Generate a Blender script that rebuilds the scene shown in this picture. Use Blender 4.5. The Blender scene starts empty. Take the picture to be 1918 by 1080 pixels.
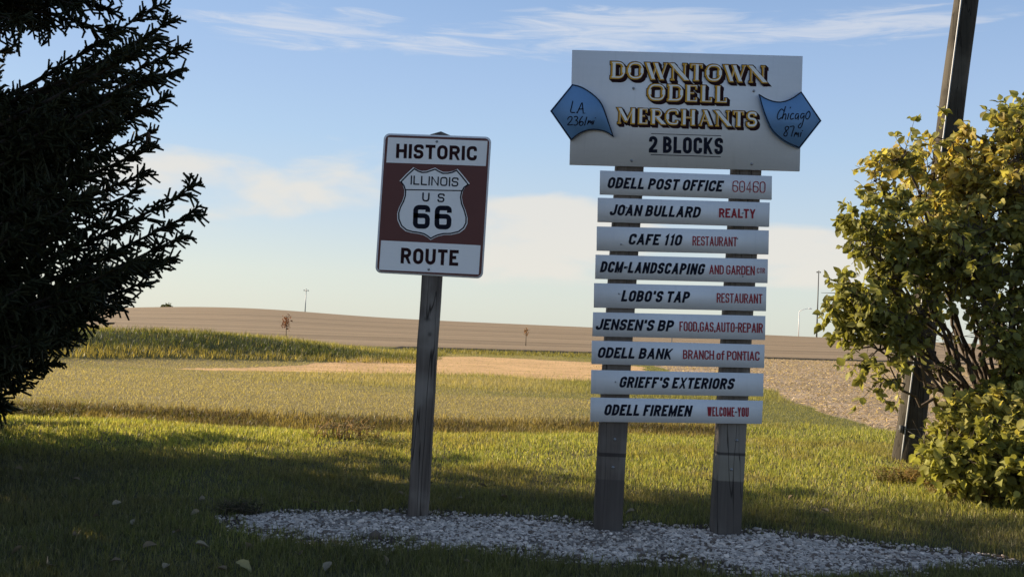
import bpy, math, random
import numpy as np
from mathutils import Vector, Matrix, noise as mnoise

random.seed(7)
rng = np.random.default_rng(7)
scene = bpy.context.scene
COL = scene.collection
R = math.radians

# ------------------------------------------------------------------ camera
H = 1.13                 # eye height above the lawn (taken from a car seat)
F = 1900.0               # focal length in pixels of the 1918 px wide photograph
PITCH, ROLL = R(2.15), R(2.5)
cf = np.array([0, math.cos(PITCH), math.sin(PITCH)])
up0 = np.array([0, -math.sin(PITCH), math.cos(PITCH)])
rt0 = np.array([1.0, 0, 0])
cr = rt0 * math.cos(ROLL) + up0 * math.sin(ROLL)
cu = -rt0 * math.sin(ROLL) + up0 * math.cos(ROLL)
EYE = np.array([0, 0, H])
cam = bpy.data.cameras.new('camera')
cam.sensor_width = 36
cam.lens = F / 1918 * 36
cam.clip_start = 0.05
cam.clip_end = 20000
camo = bpy.data.objects.new('camera', cam)
COL.objects.link(camo)
camo.matrix_world = Matrix(((cr[0], cu[0], -cf[0], 0), (cr[1], cu[1], -cf[1], 0), (cr[2], cu[2], -cf[2], H), (0, 0, 0, 1)))
scene.camera = camo

# ------------------------------------------------------------------ world, sun, exposure
SUN_EL = R(21)
SUN_DIR = Vector((-0.925 * math.cos(SUN_EL), 0.38 * math.cos(SUN_EL), math.sin(SUN_EL))).normalized()
sun = bpy.data.lights.new('sun', 'SUN')
sun.energy = 5.0
sun.angle = R(0.55)
sun.color = (1.0, 0.83, 0.60)
suno = bpy.data.objects.new('sun', sun)
COL.objects.link(suno)
suno.rotation_euler = SUN_DIR.to_track_quat('Z', 'Y').to_euler()
scene.view_settings.view_transform = 'Standard'
scene.view_settings.look = 'None'
scene.view_settings.exposure = 0.92
scene.view_settings.gamma = 1.0
scene.view_settings.use_curve_mapping = False


class NT:
    """tiny helper for node trees"""
    def __init__(self, tree):
        self.t = tree
        tree.nodes.clear()

    def n(self, typ, **kw):
        nd = self.t.nodes.new(typ)
        for k, v in kw.items():
            if k.startswith('_'):
                setattr(nd, k[1:], v)
        return nd

    def link(self, a, b):
        self.t.links.new(a, b)

    def put(self, sock, v):
        if hasattr(v, 'is_output') or isinstance(v, bpy.types.NodeSocket):
            self.t.links.new(v, sock)
        else:
            sock.default_value = v

    def math(self, op, a, b=0.0, c=None, clamp=False):
        nd = self.t.nodes.new('ShaderNodeMath')
        nd.operation = op
        nd.use_clamp = clamp
        self.put(nd.inputs[0], a)
        self.put(nd.inputs[1], b)
        if c is not None:
            self.put(nd.inputs[2], c)
        return nd.outputs[0]

    def mix(self, fac, a, b, blend='MIX'):
        nd = self.t.nodes.new('ShaderNodeMix')
        nd.data_type = 'RGBA'
        nd.blend_type = blend
        self.put(nd.inputs[0], fac)
        self.put(nd.inputs[6], a)
        self.put(nd.inputs[7], b)
        return nd.outputs[2]

    def noise(self, vec, scale, detail=4, rough=0.55, dist=0.0):
        nd = self.t.nodes.new('ShaderNodeTexNoise')
        self.put(nd.inputs['Vector'], vec)
        nd.inputs['Scale'].default_value = scale
        nd.inputs['Detail'].default_value = detail
        nd.inputs['Roughness'].default_value = rough
        nd.inputs['Distortion'].default_value = dist
        return nd.outputs['Fac']

    def ramp(self, fac, stops, interp='LINEAR'):
        nd = self.t.nodes.new('ShaderNodeValToRGB')
        nd.color_ramp.interpolation = interp
        els = nd.color_ramp.elements
        while len(els) < len(stops):
            els.new(0.5)
        for e, (p, c) in zip(els, stops):
            e.position = p
            e.color = c if len(c) == 4 else (*c, 1)
        self.put(nd.inputs[0], fac)
        return nd.outputs[0]

    def comb(self, x, y, z):
        nd = self.t.nodes.new('ShaderNodeCombineXYZ')
        for s, v in zip(nd.inputs, (x, y, z)):
            self.put(s, v)
        return nd.outputs[0]

    def sep(self, v):
        nd = self.t.nodes.new('ShaderNodeSeparateXYZ')
        self.put(nd.inputs[0], v)
        return nd.outputs

    def mapr(self, v, a, b, c=0.0, d=1.0, smooth=True):
        nd = self.t.nodes.new('ShaderNodeMapRange')
        nd.interpolation_type = 'SMOOTHSTEP' if smooth else 'LINEAR'
        self.put(nd.inputs[0], v)
        nd.inputs[1].default_value = a
        nd.inputs[2].default_value = b
        nd.inputs[3].default_value = c
        nd.inputs[4].default_value = d
        return nd.outputs[0]


W = bpy.data.worlds.new('World')
scene.world = W
W.use_nodes = True
w = NT(W.node_tree)
sky = w.n('ShaderNodeTexSky')
sky.sky_type = 'NISHITA'
sky.sun_disc = False
sky.sun_elevation = SUN_EL
sky.sun_rotation = math.atan2(SUN_DIR.x, SUN_DIR.y)
sky.altitude = 200
sky.air_density = 1.0
sky.dust_density = 0.6
sky.ozone_density = 1.6
gen = w.n('ShaderNodeTexCoord').outputs['Generated']
gx, gy, gz_ = w.sep(gen)
az = w.math('ARCTAN2', gx, gy)
el = w.math('ARCSINE', gz_)
# clouds and haze live in the sky itself, laid out by azimuth and elevation
v1 = w.comb(w.math('MULTIPLY', az, 9.0), w.math('MULTIPLY', el, 26.0), 3.3)
n1 = w.noise(v1, 1.0, 5, 0.5, 0.3)
v2 = w.comb(w.math('ADD', w.math('MULTIPLY', az, 10.0), w.math('MULTIPLY', el, 14.0)), w.math('MULTIPLY', el, 95.0), 1.7)
n2 = w.noise(v2, 1.0, 7, 0.62, 0.7)


def cloud(noise_out, blobs, lo, hi):
    tot = None
    for (a0, e0, ra, re, k) in blobs:
        u = w.math('MULTIPLY', w.math('SUBTRACT', az, a0), 1 / ra)
        v = w.math('MULTIPLY', w.math('SUBTRACT', el, e0), 1 / re)
        q = w.math('ADD', w.math('POWER', w.math('ABSOLUTE', u), 2.0), w.math('POWER', w.math('ABSOLUTE', v), 2.0))
        g = w.math('MULTIPLY', w.mapr(q, 0.0, 1.6, 1.0, 0.0), k)
        tot = g if tot is None else w.math('MAXIMUM', tot, g)
    thr = w.math('ADD', noise_out, w.math('MULTIPLY_ADD', tot, 0.42, -0.42))
    return w.mapr(thr, lo, hi)


low = cloud(n1, [(-.30, .122, .17, .048, 1.08), (-.16, .138, .105, .048, 1.2), (.03, .090, .13, .055, 1.5), (.30, .078, .13, .036, 1.45), (.07, .155, .05, .012, .7), (-.44, .13, .1, .05, .8), (.55, .12, .2, .05, .9), (-.8, .12, .25, .06, 1.0), (1.1, .1, .3, .05, 1.0)], 0.37, 0.66)
high = cloud(n2, [(-.22, .268, .14, .020, 1.1), (-.05, .271, .16, .020, 1.1), (.115, .290, .18, .028, 1.22), (.31, .290, .18, .022, 1.15), (-.23, .290, .06, .012, .95), (-.16, .288, .06, .014, 1.0), (.0, .44, .5, .05, .9), (.7, .33, .3, .03, 1.0), (-.7, .35, .3, .04, 1.0)], 0.38, 0.72)
air = w.ramp(w.math('MULTIPLY', el, 2.0), [(0.0, (4.35, 4.6, 4.2)), (.09, (4.3, 4.65, 4.45)), (.20, (3.6, 4.3, 4.95)), (.356, (2.85, 3.9, 5.25)), (.47, (2.5, 3.5, 5.15)), (.72, (1.75, 2.75, 4.7))])
sk = w.mix(w.mapr(el, 0.55, 0.22, 0.0, 0.85), sky.outputs[0], air)
sk = w.mix(w.math('MULTIPLY', low, 0.80), sk, (5.2, 4.95, 4.5, 1))
col = w.mix(w.math('MULTIPLY', high, 0.55), sk, (5.0, 5.0, 5.1, 1))
bg = w.n('ShaderNodeBackground')
w.put(bg.inputs[0], col)
bg.inputs[1].default_value = 0.085
out = w.n('ShaderNodeOutputWorld')
w.link(bg.outputs[0], out.inputs[0])

# ------------------------------------------------------------------ picture -> place helpers

def ray(px, py):
    d = cf + cr * ((px - 959) / F) - cu * ((py - 540) / F)
    return d


def at_depth(px, py, Y):
    d = ray(px, py)
    return EYE + d * (Y / d[1])


def on_flat(px, py, z=0.0):
    d = ray(px, py)
    return EYE + d * ((z - H) / d[2])


def to_px(P):
    q = np.asarray(P, float) - EYE
    return np.stack([959 + F * (q @ cr) / (q @ cf), 540 - F * (q @ cu) / (q @ cf)], -1)


def sstep(a, b, x):
    t = np.clip((np.asarray(x, float) - a) / (b - a), 0, 1)
    return t * t * (3 - 2 * t)


def vnoise(x, y, s, seed=0.0):
    """cheap smooth value noise, vectorised"""
    x = np.asarray(x, float) * s + seed * 17.3
    y = np.asarray(y, float) * s + seed * 9.1
    xi, yi = np.floor(x), np.floor(y)
    fx, fy = x - xi, y - yi
    fx, fy = fx * fx * (3 - 2 * fx), fy * fy * (3 - 2 * fy)

    def h(a, b):
        v = np.sin(a * 127.1 + b * 311.7 + seed * 13.7) * 43758.5453
        return v - np.floor(v)
    return (h(xi, yi) * (1 - fx) + h(xi + 1, yi) * fx) * (1 - fy) + (h(xi, yi + 1) * (1 - fx) + h(xi + 1, yi + 1) * fx) * fy


def fbm(x, y, s, seed=0.0, o=3):
    r, a, t = 0, 1, 0
    for k in range(o):
        r = r + a * vnoise(x, y, s * 2 ** k, seed + k * 3.1)
        t += a
        a *= 0.5
    return r / t


CREST = 300.0


def ditch_line(x):
    return 11.2 + 0.13 * (x + 2.5) + 0.25 * np.sin(x * 0.9)


def ridge_line(x):
    return 25.0 + 1.15 * (x + 9.0)


def dark_line(x):
    return 45.0 + 0.62 * (x + 4.5)


def gz(x, y):
    """terrain height"""
    x = np.asarray(x, float)
    y = np.asarray(y, float)
    d = np.hypot(x, y)
    pxl = 959 + F * x / np.maximum(np.abs(y), 1.0) * np.where(y > 0, 1, 0)
    rows = 5 + 7 * np.exp(-((pxl - 470) / 190) ** 2) - 7 * np.exp(-((pxl - 120) / 130) ** 2)
    zc = H + rows * CREST / F
    z = zc * sstep(60, CREST, d) * (1 - sstep(CREST + 10, 650, d)) - 1.5 * sstep(CREST + 10, 650, d)
    # shallow swale behind the lawn with a steeper far bank
    v = y - ditch_line(x)
    ext = sstep(-9, -6, x) * (1 - sstep(2.2, 3.6, x))
    z = z - 0.07 * ext * np.exp(-(np.where(v < 0, v / 0.8, v / 0.32)) ** 2)
    z = z + 0.025 * ext * sstep(0, 0.8, v) * (1 - sstep(2, 6, v))
    # long grassy berm at the left
    amp = 0.60 * (1 - sstep(-8.0, -2.2, x))
    u = (y - ridge_line(x)) / 1.5
    z = z + amp * np.exp(-(np.where(u < 0, u / 2.3, u / 3.0)) ** 2)
    # fence-row bank on the far side of the grass
    z = z + 0.012 * (fbm(x, y, 0.7, 5) - 0.5) * sstep(2, 6, d)
    # little rise of the bare field at the right
    z = z + 0.06 * sstep(5.0, 6.0, x) * sstep(8, 11, y) * (1 - sstep(40, 60, d))
    return z


def ground_at(px, py):
    d = ray(px, py)
    t0, t = 0.5, 0.5
    step = 0.2
    while t < 3000:
        p = EYE + d * t
        if p[2] < gz(p[0], p[1]):
            break
        t0 = t
        t += step
        step *= 1.02
    for _ in range(30):
        m = (t0 + t) / 2
        p = EYE + d * m
        if p[2] < gz(p[0], p[1]):
            t = m
        else:
            t0 = m
    p = EYE + d * t
    return p


def inside(poly, x, y):
    poly = np.asarray(poly)
    c = np.zeros(np.shape(x), bool)
    j = len(poly) - 1
    for i in range(len(poly)):
        xi, yi = poly[i]
        xj, yj = poly[j]
        hit = ((yi > y) != (yj > y)) & (x < (xj - xi) * (y - yi) / (yj - yi + 1e-12) + xi)
        c ^= hit
        j = i
    return c

# ------------------------------------------------------------------ object helpers

def tag(o, label=None, cat=None, group=None, kind=None):
    for k, v in (('label', label), ('category', cat), ('group', group), ('kind', kind)):
        if v:
            o[k] = v
    return o


def empty(name, loc, label, cat, group=None):
    o = bpy.data.objects.new(name, None)
    COL.objects.link(o)
    o.location = Vector(loc)
    o.empty_display_size = 0.2
    return tag(o, label, cat, group)


def mesh_obj(name, verts, faces, mat, parent=None, smooth=False, cols=None, fmat=None):
    """one linked mesh object; faces: list of tuples or (n,k) array(s); verts in world space"""
    verts = np.asarray(verts, np.float32)
    me = bpy.data.meshes.new(name)
    if isinstance(faces, np.ndarray):
        faces = [faces]
    if len(faces) and isinstance(faces[0], np.ndarray):
        loops = np.concatenate([f.reshape(-1) for f in faces]).astype(np.int32)
        tot = np.concatenate([np.full(len(f), f.shape[1], np.int32) for f in faces])
    else:
        loops = np.array([i for f in faces for i in f], np.int32)
        tot = np.array([len(f) for f in faces], np.int32)
    start = np.concatenate([[0], np.cumsum(tot)[:-1]]).astype(np.int32)
    off = np.zeros(3, np.float32)
    if parent is not None:
        p = parent
        while p is not None:
            off += np.array(p.location, np.float32)
            p = p.parent
    me.vertices.add(len(verts))
    me.vertices.foreach_set('co', (verts - off).reshape(-1))
    me.loops.add(len(loops))
    me.loops.foreach_set('vertex_index', loops)
    me.polygons.add(len(tot))
    me.polygons.foreach_set('loop_start', start)
    if smooth:
        me.polygons.foreach_set('use_smooth', np.ones(len(tot), bool))
    mats = mat if isinstance(mat, (list, tuple)) else [mat]
    for m in mats:
        me.materials.append(m)
    if fmat is not None:
        me.polygons.foreach_set('material_index', np.asarray(fmat, np.int32))
    me.update(calc_edges=True)
    if cols is not None:
        a = me.attributes.new('Col', 'FLOAT_COLOR', 'POINT')
        c = np.ones((len(verts), 4), np.float32)
        c[:, :3] = cols
        a.data.foreach_set('color', c.reshape(-1))
    o = bpy.data.objects.new(name, me)
    COL.objects.link(o)
    if parent is not None:
        o.parent = parent
    return o


class MB:
    def __init__(self):
        self.v, self.f, self.m = [], [], []

    def add(self, v, f, m=0):
        b = len(self.v)
        self.v += [tuple(p) for p in v]
        self.f += [tuple(i + b for i in q) for q in f]
        self.m += [m] * len(f)

    def prism(self, poly, nrm, th, m=0):
        """closed outline (list of 3-vectors), thickened along nrm by th"""
        n = len(poly)
        nrm = np.asarray(nrm, float)
        a = [np.asarray(p, float) for p in poly]
        b = [p + nrm * th for p in a]
        fs = [tuple(range(n)), tuple(range(2 * n - 1, n - 1, -1))]
        fs += [(i, i + n, (i + 1) % n + n, (i + 1) % n) for i in range(n)]
        self.add(a + b, fs, m)

    def tube(self, pts, radii, seg=8, m=0, cap=True):
        pts = [np.asarray(p, float) for p in pts]
        V, Fc = [], []
        for i, p in enumerate(pts):
            t = pts[min(i + 1, len(pts) - 1)] - pts[max(i - 1, 0)]
            t /= np.linalg.norm(t) + 1e-12
            a = np.cross(t, [0, 0, 1.0] if abs(t[2]) < 0.9 else [1.0, 0, 0])
            a /= np.linalg.norm(a)
            b = np.cross(t, a)
            r = radii[i] if hasattr(radii, '__len__') else radii
            for k in range(seg):
                an = 2 * math.pi * k / seg
                V.append(p + a * math.cos(an) * r + b * math.sin(an) * r)
        for i in range(len(pts) - 1):
            for k in range(seg):
                k2 = (k + 1) % seg
                Fc.append((i * seg + k, i * seg + k2, (i + 1) * seg + k2, (i + 1) * seg + k))
        if cap:
            Fc.append(tuple(range(seg - 1, -1, -1)))
            Fc.append(tuple((len(pts) - 1) * seg + k for k in range(seg)))
        self.add(V, Fc, m)

    def build(self, name, mat, parent=None, smooth=False):
        return mesh_obj(name, self.v, self.f, mat, parent, smooth, fmat=self.m)


def material(name):
    m = bpy.data.materials.new(name)
    m.use_nodes = True
    return m, NT(m.node_tree)


def finish(t, base, rough=0.6, bump=None, bump_d=0.01, metal=0.0, spec=0.4):
    p = t.n('ShaderNodeBsdfPrincipled')
    t.put(p.inputs['Base Color'], base)
    t.put(p.inputs['Roughness'], rough)
    p.inputs['Metallic'].default_value = metal
    p.inputs['Specular IOR Level'].default_value = spec
    if bump is not None:
        b = t.n('ShaderNodeBump')
        b.inputs['Distance'].default_value = bump_d
        b.inputs['Strength'].default_value = 0.8
        t.put(b.inputs['Height'], bump)
        t.link(b.outputs[0], p.inputs['Normal'])
    o = t.n('ShaderNodeOutputMaterial')
    t.link(p.outputs[0], o.inputs[0])


def paint(name, c, rough=0.5, var=0.08, scale=6.0, spec=0.4, streak=0.0):
    m, t = material(name)
    pos = t.n('ShaderNodeNewGeometry').outputs['Position']
    n = t.noise(pos, scale, 6, 0.6)
    n2 = t.noise(pos, scale * 14, 3, 0.6)
    k = t.math('MULTIPLY_ADD', n, 2 * var, 1 - var)
    k = t.math('MULTIPLY', k, t.math('MULTIPLY_ADD', n2, var * 0.8, 1 - var * 0.4))
    if streak:
        sx_, sy_, sz_ = t.sep(pos)
        ns = t.noise(t.comb(t.math('MULTIPLY', sx_, 38.0), sy_, t.math('MULTIPLY', sz_, 2.2)), 1.0, 4, 0.6)
        nb = t.noise(t.comb(t.math('MULTIPLY', sx_, 3.0), sy_, t.math('MULTIPLY', sz_, 60.0)), 1.0, 3, 0.6)
        k = t.math('MULTIPLY', k, t.mapr(ns, 0.52, 0.78, 1.0, 1 - streak))
        k = t.math('MULTIPLY', k, t.mapr(nb, 0.40, 0.70, 1.0, 1 - streak * .25))
    cc = t.mix(1.0, (*c, 1), t.comb(k, k, k), 'MULTIPLY')
    finish(t, cc, rough, bump=n2, bump_d=0.0006, spec=spec)
    return m


def leafy(name, transl=0.45, rough=0.55, spec=0.25, gain=1.0):
    """foliage that takes its colour from the per-leaf 'Col' attribute"""
    m, t = material(name)
    c = t.n('ShaderNodeAttribute', _attribute_name='Col').outputs['Color']
    p = t.n('ShaderNodeBsdfPrincipled')
    t.put(p.inputs['Base Color'], c)
    p.inputs['Roughness'].default_value = rough
    p.inputs['Specular IOR Level'].default_value = spec
    tr = t.n('ShaderNodeBsdfTranslucent')
    t.put(tr.inputs[0], t.mix(1.0, c, (1.15 * gain, 1.1 * gain, 0.55 * gain, 1), 'MULTIPLY'))
    mx = t.n('ShaderNodeMixShader')
    mx.inputs[0].default_value = transl
    t.link(p.outputs[0], mx.inputs[1])
    t.link(tr.outputs[0], mx.inputs[2])
    o = t.n('ShaderNodeOutputMaterial')
    t.link(mx.outputs[0], o.inputs[0])
    return m


def wood(name, dark, light, grey, worn=None):
    """weathered post: grain along z, checks, knots"""
    m, t = material(name)
    pos = t.n('ShaderNodeNewGeometry').outputs['Position']
    x, y, z = t.sep(pos)
    v = t.comb(t.math('MULTIPLY', x, 34.0), t.math('MULTIPLY', y, 34.0), t.math('MULTIPLY', z, 1.3))
    g = t.noise(v, 1.0, 6, 0.65, 0.6)
    v2 = t.comb(t.math('MULTIPLY', x, 120.0), t.math('MULTIPLY', y, 120.0), t.math('MULTIPLY', z, 2.5))
    fine = t.noise(v2, 1.0, 3, 0.6)
    v3 = t.comb(t.math('MULTIPLY', x, 17.0), t.math('MULTIPLY', y, 17.0), t.math('MULTIPLY', z, 0.6))
    crack = t.mapr(t.math('ABSOLUTE', t.math('SUBTRACT', t.noise(v3, 1.0, 2, 0.5, 0.4), 0.5)), 0.0, 0.012, 1.0, 0.0)
    big = t.noise(pos, 3.0, 3)
    knot = t.mapr(t.noise(t.comb(t.math('MULTIPLY', x, 9.0), t.math('MULTIPLY', y, 9.0), t.math('MULTIPLY', z, 6.0)), 1.0, 2), 0.70, 0.78)
    c = t.ramp(g, [(0.25, dark), (0.6, light), (0.85, grey)])
    c = t.mix(t.math('MULTIPLY', fine, 0.5), c, (*dark, 1))
    c = t.mix(t.mapr(big, 0.45, 0.7, 0, 0.6), c, (*grey, 1))
    if worn:
        for (za, zb, cc, k) in worn:
            msk = t.math('MULTIPLY', t.mapr(z, za - .002, za + .002), t.mapr(z, zb + .002, zb - .002))
            c = t.mix(t.math('MULTIPLY', msk, k), c, (*cc, 1))
    c = t.mix(t.math('MULTIPLY', knot, 0.7), c, (dark[0] * .5, dark[1] * .5, dark[2] * .5, 1))
    c = t.mix(t.math('MULTIPLY', crack, 0.85), c, (dark[0] * .25, dark[1] * .25, dark[2] * .25, 1))
    hgt = t.math('SUBTRACT', t.math('ADD', t.math('MULTIPLY', g, 0.6), t.math('MULTIPLY', fine, 0.4)), t.math('MULTIPLY', crack, 1.2))
    finish(t, c, 0.85, bump=hgt, bump_d=0.004, spec=0.2)
    return m


M_ROUTEPOST = wood('weathered_post_wood', (.075, .058, .048), (.20, .162, .135), (.33, .285, .25))
M_UPOLE = wood('utility_pole_wood', (.026, .022, .017), (.070, .060, .046), (.115, .102, .082))
M_WHITE = paint('white_board_paint', (.84, .82, .82), 0.5, 0.07, 4.0, streak=.07)
M_SIGNWHITE = paint('reflective_white_sheeting', (.90, .87, .86), 0.4, 0.04, 8.0, streak=.06)
M_BROWN = paint('brown_sheeting', (.115, .024, .020), 0.4, 0.10, 7.0)
M_NAVY = paint('navy_lettering', (.008, .009, .020), 0.7, 0.05, spec=.15)
M_BLACKL = paint('black_lettering', (.012, .012, .014), 0.5, 0.05)
M_RED = paint('red_lettering', (.34, .030, .040), 0.7, 0.12, 9.0, spec=.2)
M_GOLD = paint('gold_lettering', (.66, .34, .035), 0.55, 0.25, 18.0, spec=.2)
M_MAROON = paint('maroon_lettering', (.028, .008, .010), 0.7, 0.1, spec=.15)
M_WHITEL = paint('white_lettering', (.86, .85, .82), 0.5, 0.04)
M_BLUE = paint('blue_arrow_paint', (.16, .31, .54), 0.5, 0.14, 5.0)
M_BOLT, _t = material('zinc_bolt')
finish(_t, (.35, .35, .36, 1), 0.45, metal=0.7)
M_STEEL, _t = material('galvanised_steel')
finish(_t, (.42, .43, .44, 1), 0.5, metal=0.3)
M_DARKSTEEL, _t = material('dark_steel')
finish(_t, (.10, .10, .10, 1), 0.6, metal=0.2)

# ------------------------------------------------------------------ ground zones (world positions)

def ppoly(pts, z=0.0):
    return np.array([on_flat(x, y, z)[:2] for x, y in pts])


GRAVEL = ppoly([(440, 968), (520, 962), (640, 960), (760, 961), (900, 968), (1000, 972), (1110, 985), (1250, 990), (1400, 1003), (1500, 1010), (1600, 1022),
                (1690, 1032), (1770, 1037), (1845, 1046), (1815, 1055), (1720, 1066), (1580, 1074), (1440, 1076), (1370, 1062), (1300, 1046),
                (1230, 1038), (1180, 1050), (1060, 1046), (1010, 1026), (940, 1016), (860, 1022), (780, 1008), (730, 1000), (690, 1000), (660, 1010),
                (620, 1012), (560, 992), (500, 990), (455, 984)])
DIRT = ppoly([(400, 965), (520, 955), (760, 955), (1000, 965), (1110, 975), (1420, 990), (1700, 1022), (1900, 1042), (1900, 1062), (1700, 1078),
              (1400, 1085), (1250, 1060), (1150, 1062), (1000, 1048), (900, 1036), (760, 1030), (640, 1024), (540, 1010), (430, 996)])
STRAW = ppoly([(310, 690), (430, 689), (560, 685), (660, 677), (780, 668), (900, 668), (1110, 678), (1210, 687), (1195, 702), (1110, 714), (1030, 712), (960, 706), (880, 702), (800, 702),
               (700, 700), (600, 697), (480, 695), (380, 694)])


def zone_masks(x, y):
    wob = 0.5 * (fbm(x, y, 0.8, 2) - 0.5)
    wobs = 0.16 * (fbm(x, y, 5.0, 3) - 0.5)
    d = np.hypot(x, y)
    m = {}
    m['gravel'] = inside(GRAVEL, x + wobs, y + wobs * 1.2)
    m['dirt'] = inside(DIRT, x + wobs * 1.5, y - wobs * 1.5) & ~m['gravel']
    edge = 5.15 + 0.25 * np.sin(y * 0.35) + wob
    m['rfield'] = (x > edge) & (y > 9.0 + wob) & (y < dark_line(x) - 2.2)
    m['field'] = (y > dark_line(x) + 0.6) & (x > -400)
    m['dark'] = (np.abs(y - dark_line(x)) < 2.3) & (x > -5)
    sx = x + wob * 1.2
    sy = y + wob * 1.2
    m['straw'] = inside(STRAW, sx, sy)
    vv = y - ditch_line(x)
    m['ditch'] = (vv > -0.2 + wob * .5) & (vv < 0.5 + wob) & (x > -7.5) & (x < 2.6)
    m['berm'] = (x < -2.3 + wob) & (y > ridge_line(x) - 4.6 + wob) & (y < dark_line(x))
    m['beyond'] = (vv >= 0.3) & ~m['rfield']
    return m


def build_ground():
    a_f = np.linspace(R(-36), R(36), 460)
    a_b = np.linspace(R(36), R(324), 60)[1:-1]
    ang = np.concatenate([a_f, a_b])
    rad = [0.4]
    while rad[-1] < 6000:
        r_ = rad[-1]
        rad.append(r_ + max(0.03, r_ * 0.0105) if r_ < 400 else r_ * 1.08)
    rad = np.array(rad)
    A, Rr = np.meshgrid(ang, rad)
    x, y = (np.sin(A) * Rr).ravel(), (np.cos(A) * Rr).ravel()
    z = gz(x, y)
    na, nr = len(ang), len(rad)
    i, j = np.meshgrid(np.arange(na), np.arange(nr - 1))
    i, j = i.ravel(), j.ravel()
    i2 = (i + 1) % na
    fq = np.stack([j * na + i, (j + 1) * na + i, (j + 1) * na + i2, j * na + i2], 1)
    c0 = len(x)
    V = np.stack([x, y, z], 1)
    V = np.vstack([V, [[0, 0, gz(0, 0)]]])
    k = np.arange(na)
    ft = np.stack([np.full(na, c0), k, (k + 1) % na], 1)
    x, y = V[:, 0], V[:, 1]
    m = zone_masks(x, y)
    n = fbm(x, y, 0.5, 1)
    col = np.empty((len(x), 3))
    lawn = np.array([.085, .075, .038])
    col[:] = lawn
    dry = np.array([.24, .195, .090])
    green = np.array([.14, .14, .050])
    wb = sstep(0.3, 0.7, n + 0.35 * sstep(1, -3, x) - 0.35 * sstep(1.5, 4, x))[:, None]
    col[m['beyond']] = (green * (1 - wb) + dry * wb)[m['beyond']]
    col[m['berm']] = (.075, .080, .030)
    straw = np.array([.62, .40, .20])
    nn = fbm(x, y, 1.5, 8)[:, None]
    col[m['straw']] = (straw * (0.8 + 0.4 * nn))[m['straw']]
    col[m['ditch']] = (.15, .115, .06)
    fld = np.array([.31, .232, .150])
    rows = 0.5 + 0.5 * np.sin((y - 0.62 * x) * 0.55 + 3 * fbm(x, y, 0.02, 4))
    fl = fld * (0.80 + 0.28 * (0.5 * rows[:, None] + 0.5 * fbm(x, y * 3, 0.05, 6)[:, None]))
    col[m['field']] = fl[m['field']]
    ac, al = (y - 0.62 * x) * .85, (x + .62 * y) * .85
    fl = fl * (0.80 + 0.55 * (fbm(al * .05, ac, 0.30, 16, 4)[:, None] - .1) ** 1.2)
    fl = fl * (1 - .12 * (vnoise(al * .004, ac, 0.16, 18)[:, None] > .72))
    col[m['field']] = fl[m['field']]
    rf = np.array([.36, .28, .20]) * (0.75 + 0.5 * fbm(x, y, 0.9, 9)[:, None])
    col[m['rfield']] = rf[m['rfield']]
    col[m['dark'] & (x > -6)] = (.022, .020, .012)  # ditch-edge shadow and dark bank soil, painted into the ground colour
    col[m['dirt']] = (np.array([.085, .060, .045]) * (0.7 + 0.6 * fbm(x, y, 4, 3)[:, None]))[m['dirt']]
    col[m['gravel']] = (np.array([.27, .22, .185]) * (0.7 + 0.6 * fbm(x, y, 5, 13)[:, None]))[m['gravel']]
    far = np.hypot(x, y) > CREST + 40
    col[far & (y > 0)] = (.12, .12, .055)
    mt, t = material('ground_cover')
    c = t.n('ShaderNodeAttribute', _attribute_name='Col').outputs['Color']
    pos = t.n('ShaderNodeNewGeometry').outputs['Position']
    px_, py_, pz_ = t.sep(pos)
    n1 = t.noise(pos, 9.0, 8, 0.7)
    n2 = t.noise(t.comb(t.math('MULTIPLY', px_, 0.6), t.math('MULTIPLY', py_, 2.4), 0.0), 1.0, 6, 0.65)
    n3 = t.noise(pos, 70.0, 3, 0.6)
    k = t.math('ADD', t.math('MULTIPLY_ADD', n1, 1.0, 0.5), t.math('MULTIPLY_ADD', n2, 0.8, -0.4))
    k = t.math('MULTIPLY', k, t.math('MULTIPLY_ADD', n3, 0.9, 0.55))
    cc = t.mix(1.0, c, t.comb(k, k, k), 'MULTIPLY')
    finish(t, cc, 0.95, bump=t.math('ADD', n1, t.math('MULTIPLY', n3, 0.3)), bump_d=0.03, spec=0.1)
    o = mesh_obj('ground', V, [fq, ft], mt, smooth=True, cols=col)
    tag(o, kind='structure')


build_ground()

# ------------------------------------------------------------------ grass

def scatter(d0, d1, n, az0=-31, az1=31, p=1.5):
    """positions by distance/azimuth; density falls as d**-p"""
    u = rng.random(n)
    e = 2 - p
    d = (d0 ** e + u * (d1 ** e - d0 ** e)) ** (1 / e)
    a = np.radians(rng.uniform(az0, az1, n))
    return d * np.sin(a), d * np.cos(a)


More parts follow.
